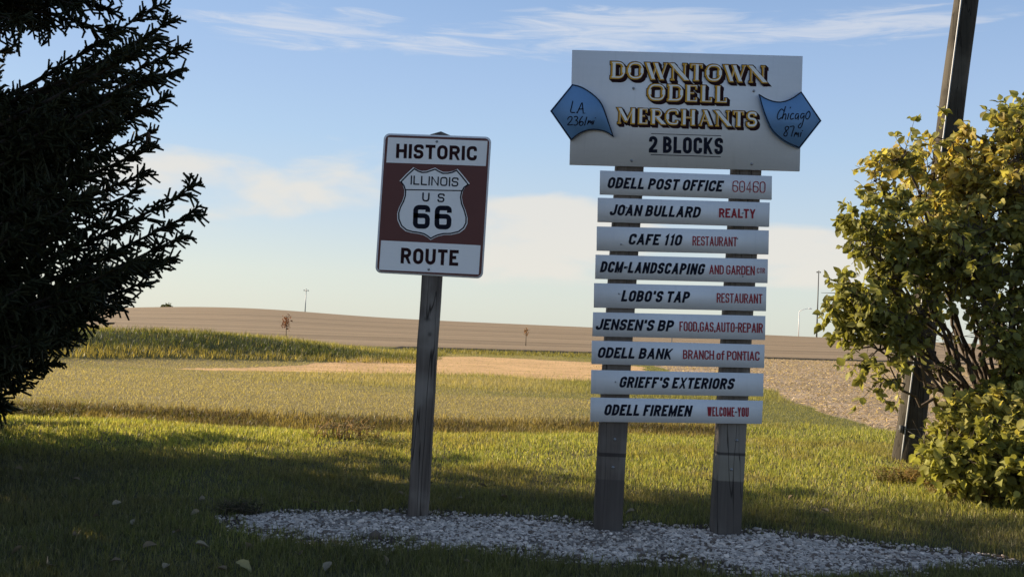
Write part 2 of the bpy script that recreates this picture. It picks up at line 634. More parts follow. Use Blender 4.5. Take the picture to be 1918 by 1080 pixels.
def blades(name, x, y, h, wd, lean, col, mat, z=None, bend=0.5):
    n = len(x)
    h = np.broadcast_to(h, n)
    wd = np.broadcast_to(wd, n)
    z = gz(x, y) if z is None else z
    a = rng.uniform(0, 2 * math.pi, n)
    f = rng.uniform(0, 2 * math.pi, n)
    wx, wy = np.cos(f) * wd / 2, np.sin(f) * wd / 2
    ln = np.abs(rng.normal(0, 1, n)) * lean
    lx, ly = np.cos(a) * ln * h, np.sin(a) * ln * h
    B = np.stack([x, y, z - 0.004], 1)
    Wv = np.stack([wx, wy, 0 * wx], 1)
    mid = B + np.stack([lx * 0.35, ly * 0.35, h * 0.55], 1)
    tip = B + np.stack([lx, ly, h * np.sqrt(np.maximum(1 - np.minimum(ln, 0.9) ** 2 * bend, 0.1))], 1)
    V = np.stack([B - Wv, B + Wv, mid + Wv * 0.75, mid - Wv * 0.75, tip], 1).reshape(-1, 3)
    b = (np.arange(n) * 5)[:, None]
    q = b + np.array([[0, 1, 2, 3]])
    t = b + np.array([[3, 2, 4]])
    cc = np.repeat(col, 5, axis=0)
    o = mesh_obj(name, V, [q, t], mat, cols=cc)
    return o


M_GRASS = leafy('grass_blades', 0.45, 0.5, 0.35, 1.25)


def pick(n, a, b, c=None, pc=0.0, var=0.35):
    k = rng.random(n)[:, None]
    col = np.array(a) * (1 - k) + np.array(b) * k
    if c is not None:
        s = rng.random(n) < pc
        col[s] = np.array(c)
    return col * (1 + var * rng.normal(0, 1, n)[:, None]).clip(0.35, 1.9)


# --- the lawn in front of the swale
x, y = scatter(3.6, 14.2, 500000, -40, 40, p=1.35)
m = zone_masks(x, y)
clump = fbm(x, y, 2.2, 11)
keep = ~m['gravel'] & (y < ditch_line(x) + 0.25) & ~m['rfield'] | ((y >= ditch_line(x)) & (x > 2.4) & ~m['rfield'] & (rng.random(len(x)) < sstep(14.2, 12.0, y)))
keep &= ~(m['dirt'] & (rng.random(len(x)) < 0.80))
keep &= rng.random(len(x)) < (0.35 + 0.9 * clump)
x, y, clump = x[keep], y[keep], clump[keep]
n = len(x)
d = np.hypot(x, y)
brown = sstep(0.52, 0.7, fbm(x, y, 0.9, 21))
col = pick(n, (.22, .25, .055), (.40, .385, .10), (.52, .43, .21), 0.10)
col = col * (1 - 0.45 * brown[:, None]) + np.array([.28, .21, .085]) * 0.45 * brown[:, None]
shade_thatch = (sstep(8.6, 6.4, y + .18 * x) * (.45 + .5 * fbm(x, y, 1.4, 23)))[:, None]  # brown-grey thatch plus the spruce shade, painted into the near blades' colour
col = col * (1 - shade_thatch) + pick(n, (.060, .062, .030), (.12, .105, .065), (.20, .16, .11), .06) * shade_thatch
hh = rng.uniform(0.022, 0.060, n) * (0.6 + 0.8 * clump)
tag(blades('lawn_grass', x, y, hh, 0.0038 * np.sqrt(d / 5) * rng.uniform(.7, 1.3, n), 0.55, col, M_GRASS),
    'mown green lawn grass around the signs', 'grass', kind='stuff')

# --- dry mown grass beyond the swale
x, y = scatter(10.8, 46, 520000, -38, 38, p=1.25)
m = zone_masks(x, y)
keep = (y > ditch_line(x) + 0.5) & ~m['rfield'] & ~m['field'] & ~m['dark'] & ~m['ditch']
keep &= ~(m['straw'] & (rng.random(len(x)) < 0.93))
keep &= ~m['berm']
keep &= ~((x > 2.4) & (rng.random(len(x)) > sstep(11.5, 13.5, y)))
x, y = x[keep], y[keep]
n = len(x)
d = np.hypot(x, y)
g = sstep(0.35, 0.62, fbm(x, y * 1.6, 0.22, 31) + 0.30 * sstep(1.0, 4.0, x) - 0.10 * sstep(1, -4, x) + 0.12 * sstep(20, 30, d))[:, None]
col = pick(n, (.32, .27, .125), (.42, .355, .18), var=.18) * (1 - g) + pick(n, (.20, .20, .065), (.31, .28, .10), var=.25) * g
longg = np.clip(sstep(17.2, 18.2, y - 0.06 * x) * (1 - sstep(23, 26, y)) * sstep(-6, -2, x), 0, 1)
tag(blades('meadow_grass', x, y, rng.uniform(.018, .040, n) * (1 + 1.8 * longg), 0.0042 * (d / 11) ** 0.75 * rng.uniform(.7, 1.3, n), 0.6, col, M_GRASS),
    'dry yellowish mown grass beyond the shallow ditch', 'grass', kind='stuff')

# --- brown rank growth in the swale
xs = rng.uniform(-7.6, 2.8, 30000)
vs = rng.normal(0.15, 0.22, 30000)
ys = ditch_line(xs) + vs
n = len(xs)
kk = rng.random(n) < sstep(0.3, 0.55, fbm(xs, ys * 2, 0.9, 41) + 0.1) * sstep(-7.6, -4.5, xs) + 0.15
xs, ys = xs[kk], ys[kk]
n = len(xs)
kd = sstep(.38, .58, fbm(xs, ys * 2.5, 1.3, 43))[:, None]
col = pick(n, (.085, .065, .040), (.17, .13, .072), (.14, .14, .05), 0.2) * kd + pick(n, (.22, .17, .075), (.30, .24, .10)) * (1 - kd)
tag(blades('ditch_grass', xs, ys, rng.uniform(.04, .10, n), 0.007 * rng.uniform(.7, 1.3, n), 0.5, col, M_GRASS),
    'dark brown rank grass along the shallow ditch', 'grass', kind='stuff')

# --- tall grass on the berm
x, y = scatter(14, 44, 190000, -33, 2, p=1.0)
m = zone_masks(x, y)
keep = m['berm'] & (y < ridge_line(x) + 6) & (rng.random(len(x)) < 0.4 + 0.9 * fbm(x, y, 0.8, 51))
x, y = x[keep], y[keep]
n = len(x)
u_ = (y - ridge_line(x)) + 1.6 * (fbm(x, y, 0.6, 52) - .5)
top = sstep(-0.9, 0.6, u_)[:, None]
foot = sstep(-2.6, -4.2, u_)[:, None]
lush_shaded = pick(n, (.050, .068, .020), (.105, .115, .036), (.22, .18, .07), 0.10)  # greener uncut grass, with the bank's shaded face painted in darker
col = lush_shaded * (1 - top) + pick(n, (.22, .21, .060), (.33, .28, .10)) * top
col = col * (1 - foot) + pick(n, (.22, .19, .060), (.34, .27, .09)) * foot
tag(blades('tall_grass', x, y, rng.uniform(.055, .14, n) * (1 + .6 * (fbm(x, y, 1.3, 58) > .55)), 0.011 * rng.uniform(.7, 1.4, n), 0.6, col, M_GRASS),
    'tall rough green grass covering the low bank', 'grass', kind='stuff')

# --- verge between straw patch and the dark field edge
x, y = scatter(28, 75, 60000, -6, 28, p=0.8)
m = zone_masks(x, y)
v = dark_line(x) - y
keep = (v > 2.2) & (v < 7 + 2 * fbm(x, y, .3, 5)) & ~m['straw'] & ~m['rfield']
x, y, v = x[keep], y[keep], v[keep]
n = len(x)
col = pick(n, (.13, .13, .035), (.24, .20, .060))
tag(blades('verge_grass', x, y, rng.uniform(.06, .16, n), 0.022 * rng.uniform(.7, 1.3, n), 0.5, col, M_GRASS),
    'green grass verge along the far field edge', 'grass', kind='stuff')

# --- stalk litter on the bare field at the right
x, y = scatter(8.5, 75, 200000, 3, 38, p=1.15)
m = zone_masks(x, y)
keep = m['rfield'] & (rng.random(len(x)) < 0.25 + fbm(x, y, 1.2, 61))
x, y = x[keep], y[keep]
n = len(x)
d = np.hypot(x, y)
L = rng.uniform(.02, .085, n)
wd = rng.uniform(.005, .014, n) * (d / 14) ** 0.5
a = rng.uniform(0, 2 * math.pi, n)
tilt = rng.normal(0, .35, n)
ux = np.stack([np.cos(a) * np.cos(tilt), np.sin(a) * np.cos(tilt), np.sin(tilt)], 1)
uy = np.stack([-np.sin(a), np.cos(a), rng.normal(0, .5, n)], 1)
C0 = np.stack([x, y, gz(x, y) + 0.012 + 0.02 * rng.random(n)], 1)
V = np.stack([C0 - ux * (L / 2)[:, None] - uy * (wd / 2)[:, None], C0 + ux * (L / 2)[:, None] - uy * (wd / 2)[:, None],
              C0 + ux * (L / 2)[:, None] + uy * (wd / 2)[:, None], C0 - ux * (L / 2)[:, None] + uy * (wd / 2)[:, None]], 1).reshape(-1, 3)
col = pick(n, (.44, .34, .245), (.58, .46, .34), (.24, .175, .125), 0.18, .2)
tag(mesh_obj('stalk_litter', V, np.arange(4 * n).reshape(-1, 4), M_GRASS, cols=np.repeat(col, 4, 0)),
    'pale broken corn stalks littering the harvested field', 'stalk litter', kind='stuff')

# ------------------------------------------------------------------ gravel
phi = (1 + 5 ** .5) / 2
ICO = np.array([(-1, phi, 0), (1, phi, 0), (-1, -phi, 0), (1, -phi, 0), (0, -1, phi), (0, 1, phi), (0, -1, -phi), (0, 1, -phi), (phi, 0, -1), (phi, 0, 1), (-phi, 0, -1), (-phi, 0, 1)]) / math.hypot(1, phi)
ICOF = np.array([(0, 11, 5), (0, 5, 1), (0, 1, 7), (0, 7, 10), (0, 10, 11), (1, 5, 9), (5, 11, 4), (11, 10, 2), (10, 7, 6), (7, 1, 8), (3, 9, 4), (3, 4, 2), (3, 2, 6), (3, 6, 8), (3, 8, 9), (4, 9, 5), (2, 4, 11), (6, 2, 10), (8, 6, 7), (9, 8, 1)])


def stones(name, x, y, r, col, mat):
    n = len(x)
    J = ICO[None] * (1 + rng.normal(0, .16, (n, 12, 1)))
    J = J * (r[:, None] * rng.uniform(.65, 1.25, (n, 3)) * np.array([1.1, 1.0, 0.7]))[:, None, :]
    a = rng.uniform(0, 2 * math.pi, n)
    ca, sa = np.cos(a)[:, None], np.sin(a)[:, None]
    X = J[..., 0] * ca - J[..., 1] * sa
    Y = J[..., 0] * sa + J[..., 1] * ca
    V = np.stack([X + x[:, None], Y + y[:, None], J[..., 2] + (gz(x, y) + r * rng.uniform(-0.2, 0.45, n))[:, None]], -1).reshape(-1, 3)
    Fc = (np.arange(n)[:, None, None] * 12 + ICOF[None]).reshape(-1, 3)
    return mesh_obj(name, V, Fc, mat, cols=np.repeat(col, 12, 0))


mg, t = material('limestone_gravel')
c = t.n('ShaderNodeAttribute', _attribute_name='Col').outputs['Color']
nz = t.noise(t.n('ShaderNodeNewGeometry').outputs['Position'], 120, 4)
kk = t.math('MULTIPLY_ADD', nz, 0.7, 0.65)
finish(t, t.mix(1.0, c, t.comb(kk, kk, kk), 'MULTIPLY'), 0.9, spec=0.2)
bb0, bb1 = GRAVEL.min(0) - 0.3, GRAVEL.max(0) + 0.3
x = rng.uniform(bb0[0], bb1[0], 160000)
y = rng.uniform(bb0[1], bb1[1], 160000)
m = zone_masks(x, y)
bare = fbm(x, y, 3.5, 71)
p_ = m['gravel'] * (.12 + .88 * sstep(0.37, 0.54, bare)) + m['dirt'] * 0.10
k = rng.random(len(x)) < p_ * 0.92
x, y = x[k], y[k]
n = len(x)
col = pick(n, (.40, .33, .28), (.84, .69, .58), (.19, .14, .11), 0.22, 0.18)
tag(stones('gravel', x, y, rng.gamma(3, .0015, n) + .0035, col, mg), 'pale limestone gravel strip under the sign posts', 'gravel', kind='stuff')

# ------------------------------------------------------------------ lettering: own stroke alphabets
# strokes in a unit box; 3rd value 1 = rounded corner
r1 = 1
O_ = [[(0, 0, 1), (1, 0, 1), (1, 1, 1), (0, 1, 1), 'c']]
SANS = {
    'A': (.60, [[(0, 0), (.5, 1), ], [(.5, 1), (1, 0)], [(.2, .27), (.8, .27)]]),
    'B': (.52, [[(0, 0), (1, 0, 1), (1, .52, 1), (0, .52)], [(0, .52), (.93, .52, 1), (.93, 1, 1), (0, 1)], [(0, 0), (0, 1)]]),
    'C': (.50, [[(1, .70), (1, 1, 1), (0, 1, 1), (0, 0, 1), (1, 0, 1), (1, .32)]]),
    'D': (.52, [[(0, 0), (1, 0, 1), (1, 1, 1), (0, 1)], [(0, 0), (0, 1)]]),
    'E': (.43, [[(1, 1), (0, 1), (0, 0), (1, 0)], [(0, .52), (.88, .52)]]),
    'F': (.42, [[(1, 1), (0, 1), (0, 0)], [(0, .50), (.88, .50)]]),
    'G': (.52, [[(1, .72), (1, 1, 1), (0, 1, 1), (0, 0, 1), (1, 0, 1), (1, .47), (.55, .47)]]),
    'H': (.54, [[(0, 0), (0, 1)], [(1, 0), (1, 1)], [(0, .52), (1, .52)]]),
    'I': (.0, [[(.5, 0), (.5, 1)]]),
    'J': (.44, [[(1, 1), (1, 0, 1), (0, 0, 1), (0, .30)]]),
    'K': (.54, [[(0, 0), (0, 1)], [(1, 1), (.08, .42)], [(.30, .55), (1, 0)]]),
    'L': (.42, [[(0, 1), (0, 0), (1, 0)]]),
    'M': (.68, [[(0, 0), (0, 1)], [(0, 1), (.5, .05), (1, 1)], [(1, 1), (1, 0)]]),
    'N': (.54, [[(0, 0), (0, 1)], [(0, 1), (1, 0)], [(1, 0), (1, 1)]]),
    'O': (.52, O_), '0': (.48, O_),
    'P': (.50, [[(0, 0), (0, 1)], [(0, 1), (1, 1, 1), (1, .44, 1), (0, .44)]]),
    'R': (.52, [[(0, 0), (0, 1)], [(0, 1), (1, 1, 1), (1, .48, 1), (0, .48)], [(.55, .48), (1, 0)]]),
    'S': (.48, [[(1, .74), (1, 1, 1), (0, 1, 1), (0, .52, 1), (1, .52, 1), (1, 0, 1), (0, 0, 1), (0, .28)]]),
    'T': (.48, [[(0, 1), (1, 1)], [(.5, 1), (.5, 0)]]),
    'U': (.52, [[(0, 1), (0, 0, 1), (1, 0, 1), (1, 1)]]),
    'W': (.82, [[(0, 1), (.25, 0)], [(.25, 0), (.5, 1)], [(.5, 1), (.75, 0)], [(.75, 0), (1, 1)]]),
    'X': (.54, [[(0, 1), (1, 0)], [(0, 0), (1, 1)]]),
    'Y': (.54, [[(0, 1), (.5, .42), (.5, 0)], [(1, 1), (.5, .42)]]),
    '1': (.22, [[(.1, .78), (.9, 1), (.9, 0)]]),
    '2': (.48, [[(0, .70), (0, 1, 1), (1, 1, 1), (1, .56, 1), (0, .10), (0, 0), (1, 0)]]),
    '4': (.48, [[(.72, 0), (.72, 1), (0, .26), (1, .26)]]),
    '6': (.48, [[(1, .76), (1, 1, 1), (0, 1, 1), (0, 0, 1), (1, 0, 1), (1, .56, 1), (0, .56)]]),
    'o': (.44, [[(0, 0, 1), (1, 0, 1), (1, .70, 1), (0, .70, 1), 'c']]),
    'f': (.30, [[(.4, 0), (.4, 1, 1), (1, 1)], [(0, .66), (1, .66)]]),
    "'": (.0, [[(.5, .72), (.5, 1)]]),
    ',': (.02, [[(.2, -.16), (.6, .14)]]),
    '-': (.16, [[(0, .48), (1, .48)]]),
    ' ': (.22, []),
}
# serif display alphabet: strokes (points, thickness factor)
TH, MD, TN = 1.0, .62, .42


def ser(x, y, w_=.20, t_=.34):
    return ([(x - w_, y), (x + w_, y)], t_)


SERIF = {
    'D': (.66, [([(.14, 0), (.14, 1)], TH), ([(0, 1), (1, 1, 1), (1, 0, 1), (0, 0)], MD), ([(.97, .24), (.97, .76)], TH)]),
    'O': (.72, [([(0, 0, 1), (1, 0, 1), (1, 1, 1), (0, 1, 1), 'c'], MD), ([(.02, .26), (.02, .74)], TH), ([(.98, .26), (.98, .74)], TH)]),
    'W': (1.0, [([(.04, 1), (.28, 0)], TH), ([(.28, 0), (.5, 1)], TN), ([(.46, 1), (.72, 0)], TH), ([(.72, 0), (.96, 1)], TN), ser(.06, 1, .10), ser(.48, 1, .09), ser(.95, 1, .09)]),
    'N': (.76, [([(.08, 0), (.08, 1)], TN), ([(.08, 1), (.92, 0)], TH), ([(.92, 0), (.92, 1)], TN), ser(.06, 0, .14), ser(.05, 1, .10), ser(.92, 1, .14)]),
    'T': (.62, [([(.5, 0), (.5, 1)], TH), ([(0, 1), (1, 1)], TN), ([(.0, .78), (.0, 1)], TN), ([(1, .78), (1, 1)], TN), ser(.5, 0, .26)]),
    'E': (.54, [([(.16, 0), (.16, 1)], TH), ([(0, 1), (1, 1), (1, .76)], TN), ([(0, 0), (1, 0), (1, .24)], TN), ([(.2, .52), (.78, .52)], TN)]),
    'L': (.54, [([(.18, 0), (.18, 1)], TH), ([(0, 0), (1, 0), (1, .26)], TN), ser(.18, 1, .26)]),
    'M': (.92, [([(.07, 0), (.09, 1)], TN), ([(.10, 1), (.5, .05)], TH), ([(.5, .05), (.90, 1)], TN), ([(.92, 1), (.92, 0)], TH), ser(.07, 0, .11), ser(.92, 0, .13), ser(.05, 1, .08), ser(.94, 1, .09)]),
    'R': (.68, [([(.15, 0), (.15, 1)], TH), ([(0, 1), (.88, 1, 1), (.88, .48, 1), (.15, .48)], MD), ([(.45, .48), (.98, 0)], TH), ser(.15, 0, .2)]),
    'C': (.66, [([(1, .70), (1, 1, 1), (0, 1, 1), (0, 0, 1), (1, 0, 1), (1, .26)], MD), ([(.02, .24), (.02, .76)], TH)]),
    'H': (.78, [([(.15, 0), (.15, 1)], TH), ([(.85, 0), (.85, 1)], TH), ([(.15, .5), (.85, .5)], TN), ser(.15, 0, .15), ser(.15, 1, .15), ser(.85, 0, .15), ser(.85, 1, .15)]),
    'A': (.76, [([(.10, 0), (.48, 1)], TN), ([(.48, 1), (.88, 0)], TH), ([(.22, .32), (.75, .32)], TN), ser(.1, 0, .12), ser(.88, 0, .14)]),
    'S': (.54, [([(.95, .74), (.95, 1, 1), (0, 1, 1), (0, .52, 1), (1, .52, 1), (1, 0, 1), (0, 0, 1), (0, .28)], .8)]),
}


def round_path(pts, rad, closed):
    out = []
    n = len(pts)
    for i, p in enumerate(pts):
        x, y = p[0], p[1]
        flag = len(p) > 2 and p[2]
        if not flag or (not closed and i in (0, n - 1)):
            out.append((x, y))
            continue
        a = np.array(pts[i - 1][:2], float)
        b = np.array(pts[(i + 1) % n][:2], float)
        c_ = np.array([x, y], float)
        la, lb = np.linalg.norm(a - c_), np.linalg.norm(b - c_)
        r_ = min(rad, la * .5, lb * .5)
        p0, p1 = c_ + (a - c_) / la * r_, c_ + (b - c_) / lb * r_
        for k in range(6):
            s = k / 5
            # quarter-circle like blend
            q = (1 - s) ** 2 * p0 + 2 * s * (1 - s) * (c_ * .82 + (p0 + p1) * .09) + s * s * p1
            out.append(tuple(q))
    res = [out[0]]
    for q in out[1:]:
        if math.hypot(q[0] - res[-1][0], q[1] - res[-1][1]) > 1e-5:
            res.append(q)
    return res


def ribbon(pts, t, closed=False, clampbox=None):
    """mitred flat ribbon: returns 2-D verts and faces"""
    P = np.array(pts, float)
    n = len(P)
    V = []
    for i in range(n):
        if closed:
            a, b = P[i] - P[i - 1], P[(i + 1) % n] - P[i]
        else:
            a = P[i] - P[i - 1] if i else P[1] - P[0]
            b = P[i + 1] - P[i] if i < n - 1 else P[-1] - P[-2]
        a = a / (np.linalg.norm(a) + 1e-9)
        b = b / (np.linalg.norm(b) + 1e-9)
        na, nb = np.array([-a[1], a[0]]), np.array([-b[1], b[0]])
        mm = na + nb
        l = np.linalg.norm(mm)
        mm = na if l < 1e-3 else mm / l
        k = 1 / max(0.45, float(mm @ na))
        V += [P[i] + mm * t / 2 * k, P[i] - mm * t / 2 * k]
    V = np.array(V)
    if clampbox is not None:
        x0, x1, y0, y1 = clampbox
        V[:, 0] = V[:, 0].clip(x0, x1)
        V[:, 1] = V[:, 1].clip(y0, y1)
    Fc = []
    for i in range(n if closed else n - 1):
        j = (i + 1) % n
        Fc.append((2 * i, 2 * i + 1, 2 * j + 1, 2 * j))
    return V, Fc


def glyph(ch, t, w_, rad, font):
    """yields (verts2d, faces) in cap-height units, origin at the left of the box"""
    _, strokes = font[ch]
    tot = w_ + (t if font is SANS else 0)
    res = []
    for st in strokes:
        tm = 1.0
        if isinstance(st, tuple):
            st, tm = st
        st = list(st)
        closed = st[-1] == 'c'
        if closed:
            st = st[:-1]
        tt = t * tm
        pts = []
        for p in st:
            px_ = t / 2 + p[0] * (tot - t)
            py_ = (tt / 2 + p[1] * (1 - tt)) if font is SERIF else t / 2 + p[1] * (1 - t)
            pts.append((px_, py_, *p[2:]))
        slant = []
        if not closed:
            for e, nb in ((0, 1), (-1, -2)):
                o = st[e]
                dx, dy = pts[e][0] - pts[nb][0], pts[e][1] - pts[nb][1]
                L = math.hypot(dx, dy)
                if abs(dx) > .04 * abs(dy) and abs(dy) > .35 * abs(dx) and o[1] in (0, 1):
                    # slanted stroke: run it to the cap line or base line and cut it level there
                    ye = float(o[1])
                    f_ = (ye - pts[nb][1]) / dy
                    pts[e] = (pts[nb][0] + dx * f_, ye)
                    slant.append((e, tt / 2 * L / abs(dy)))
                elif (abs(dy) > abs(dx) and o[1] in (0, 1)) or (abs(dx) >= abs(dy) and o[0] in (0, 1)):
                    ext = tt / 2
                    pts[e] = (pts[e][0] + dx / L * ext, pts[e][1] + dy / L * ext)
        rp = round_path(pts, rad, closed)
        V, Fc = ribbon(rp, tt, closed)
        for e, hw in slant:
            i = 0 if e == 0 else len(rp) - 1
            sg = 1 if V[2 * i][0] > V[2 * i + 1][0] else -1
            V[2 * i] = (rp[i][0] + sg * hw, rp[i][1])
            V[2 * i + 1] = (rp[i][0] - sg * hw, rp[i][1])
        if font is SANS:
            V[:, 0] = V[:, 0].clip(0, tot)
        res.append((V, Fc))
    return res


class Plane:
    """a flat sign face: maps photograph pixels to the plane through depth Y facing the road"""
    def __init__(self, Y):
        self.Y = Y

    def at(self, p, lift=0.0):
        q = at_depth(p[0], p[1], self.Y)
        return q + np.array([0, -lift, 0])


class Lettering:
    def __init__(self, plane):
        self.pl = plane
        self.mb = MB()
        self.layer = 0

    def _emit(self, org, ux, uy, V, Fc, m, lift):
        # every stroke gets its own hair-thin paint layer so that crossings never share a plane
        self.layer = (self.layer + 1) % 7
        z = lift + 0.00012 * self.layer
        pts = [org + ux * v[0] + uy * v[1] + np.array([0, -z, 0]) for v in V]
        self.mb.add(pts, Fc, m)

    def text(self, s, p0, p1, cap, t=.2, m=0, shear=0.0, gap=.10, rad=.26, lift=.0012, font=SANS, off=(0, 0), grow=0.0):
        """s between photo pixels p0 (baseline start) and p1 (baseline end), cap height in px"""
        a, b = self.pl.at(p0), self.pl.at(p1)
        mpx = np.linalg.norm(b - a) / math.dist(p0, p1)
        ch = cap * mpx
        ux = (b - a) / np.linalg.norm(b - a)
        uy = np.array([-ux[2], 0, ux[0]])
        wid = np.linalg.norm(b - a) / ch - abs(shear)
        ws = [font[c_][0] for c_ in s]
        fixed = (len(s) - 1) * gap + (sum(t for c_ in s if c_ != ' ') if font is SANS else 0)
        k = max(0.05, (wid - fixed) / max(sum(ws), 1e-6))
        x = 0.0
        S = lambda V: np.stack([V[:, 0] + V[:, 1] * shear, V[:, 1]], 1)
        for c_, w_ in zip(s, ws):
            for V, Fc in glyph(c_, t, w_ * k, rad, font):
                V = V + np.array([x, 0])
                if grow:
                    # fatten the stroke about its own centre line
                    c0 = (V[0::2] + V[1::2]) / 2
                    for q in (0, 1):
                        dv = V[q::2] - c0
                        V[q::2] = c0 + dv * (1 + grow / (np.linalg.norm(dv, axis=1, keepdims=True) + 1e-6))
                    if len(Fc) == len(V) // 2 - 1:
                        e0 = c0[0] - c0[1]
                        e1 = c0[-1] - c0[-2]
                        V[0:2] += e0 / np.linalg.norm(e0) * grow
                        V[-2:] += e1 / np.linalg.norm(e1) * grow
                self._emit(a + ux * off[0] * ch + uy * off[1] * ch, ux * ch, uy * ch, S(V), Fc, m, lift)
            x += w_ * k + (t if font is SANS and c_ != ' ' else 0) + gap

    def path(self, pts, tpx, m=0, closed=False, smooth=0, lift=.0012):
        P = [np.array(p, float) for p in pts]
        for _ in range(smooth):
            Q = [] if closed else [P[0]]
            rngi = range(len(P)) if closed else range(len(P) - 1)
            for i in rngi:
                a, b = P[i], P[(i + 1) % len(P)]
                Q += [a * .75 + b * .25, a * .25 + b * .75]
            if not closed:
                Q.append(P[-1])
            P = Q
        a, b = self.pl.at((1000, 400)), self.pl.at((1100, 400))
        V, Fc = ribbon([(p[0], p[1]) for p in P], tpx, closed)
        self.layer = (self.layer + 1) % 7
        z = lift + .00012 * self.layer
        self.mb.add([self.pl.at(v, z) for v in V], Fc, m)

    def fill(self, pts, m=0, lift=.001):
        self.mb.add([self.pl.at(p, lift) for p in pts], [tuple(range(len(pts)))], m)

    def build(self, name, mats, parent):
        return self.mb.build(name, mats, parent)


def chaikin(P, n=2, closed=True):
    P = [np.array(p, float) for p in P]
    for _ in range(n):
        Q = []
        for i in range(len(P) if closed else len(P) - 1):
            a, b = P[i], P[(i + 1) % len(P)]
            Q += [a * .75 + b * .25, a * .25 + b * .75]
        P = Q if closed else [P[0]] + Q + [P[-1]]
    return P


def bolt(pl, p, parent, r=.007, lift=.0, name='bolt'):
    mb = MB()
    c_ = pl.at(p)
    f = np.array([0, -1.0, 0])
    mb.tube([c_ + f * (lift - .003), c_ + f * (lift + .002)], r * 1.35, 14)
    mb.tube([c_ + f * (lift + .0018), c_ + f * (lift + .006), c_ + f * (lift + .008)], [r, r * .9, r * .45], 6)
    return mb.build(name, M_BOLT, parent)


def square_post(pb, pt, wd, dp, mat, parent, cap=0.0, n=40, seed=0):
    """timber post from pb (front face centre at ground) to pt; chamfered, slightly uneven"""
    rg = np.random.default_rng(seed)
    pb, pt = np.asarray(pb, float), np.asarray(pt, float)
    ch = .010
    V, Fc = [], []
    sec = [(-wd / 2 + ch, 0), (wd / 2 - ch, 0), (wd / 2, ch), (wd / 2, dp - ch), (wd / 2 - ch, dp), (-wd / 2 + ch, dp), (-wd / 2, dp - ch), (-wd / 2, ch)]
    dr = rg.uniform(0, 6, 4)
    for i in range(n + 1):
        s = i / n
        c_ = pb + (pt - pb) * s
        wv = .0018 * math.sin(s * 9 + dr[0]) + .001 * math.sin(s * 31 + dr[1])
        for (sx, sy) in sec:
            V.append(c_ + np.array([sx * (1 + rg.normal(0, .006)) + wv, sy, 0]))
    k = len(sec)
    for i in range(n):
        for j in range(k):
            j2 = (j + 1) % k
            Fc.append((i * k + j, i * k + j2, (i + 1) * k + j2, (i + 1) * k + j))
    Fc.append(tuple(range(k - 1, -1, -1)))
    if cap:
        V.append(pt + (pt - pb) / np.linalg.norm(pt - pb) * cap + np.array([0, dp / 2, 0]))
        b = n * k
        Fc += [(b + j, b + (j + 1) % k, len(V) - 1) for j in range(k)]
    else:
        Fc.append(tuple(n * k + j for j in range(k)))
    return mesh_obj('post', V, Fc, mat, parent)


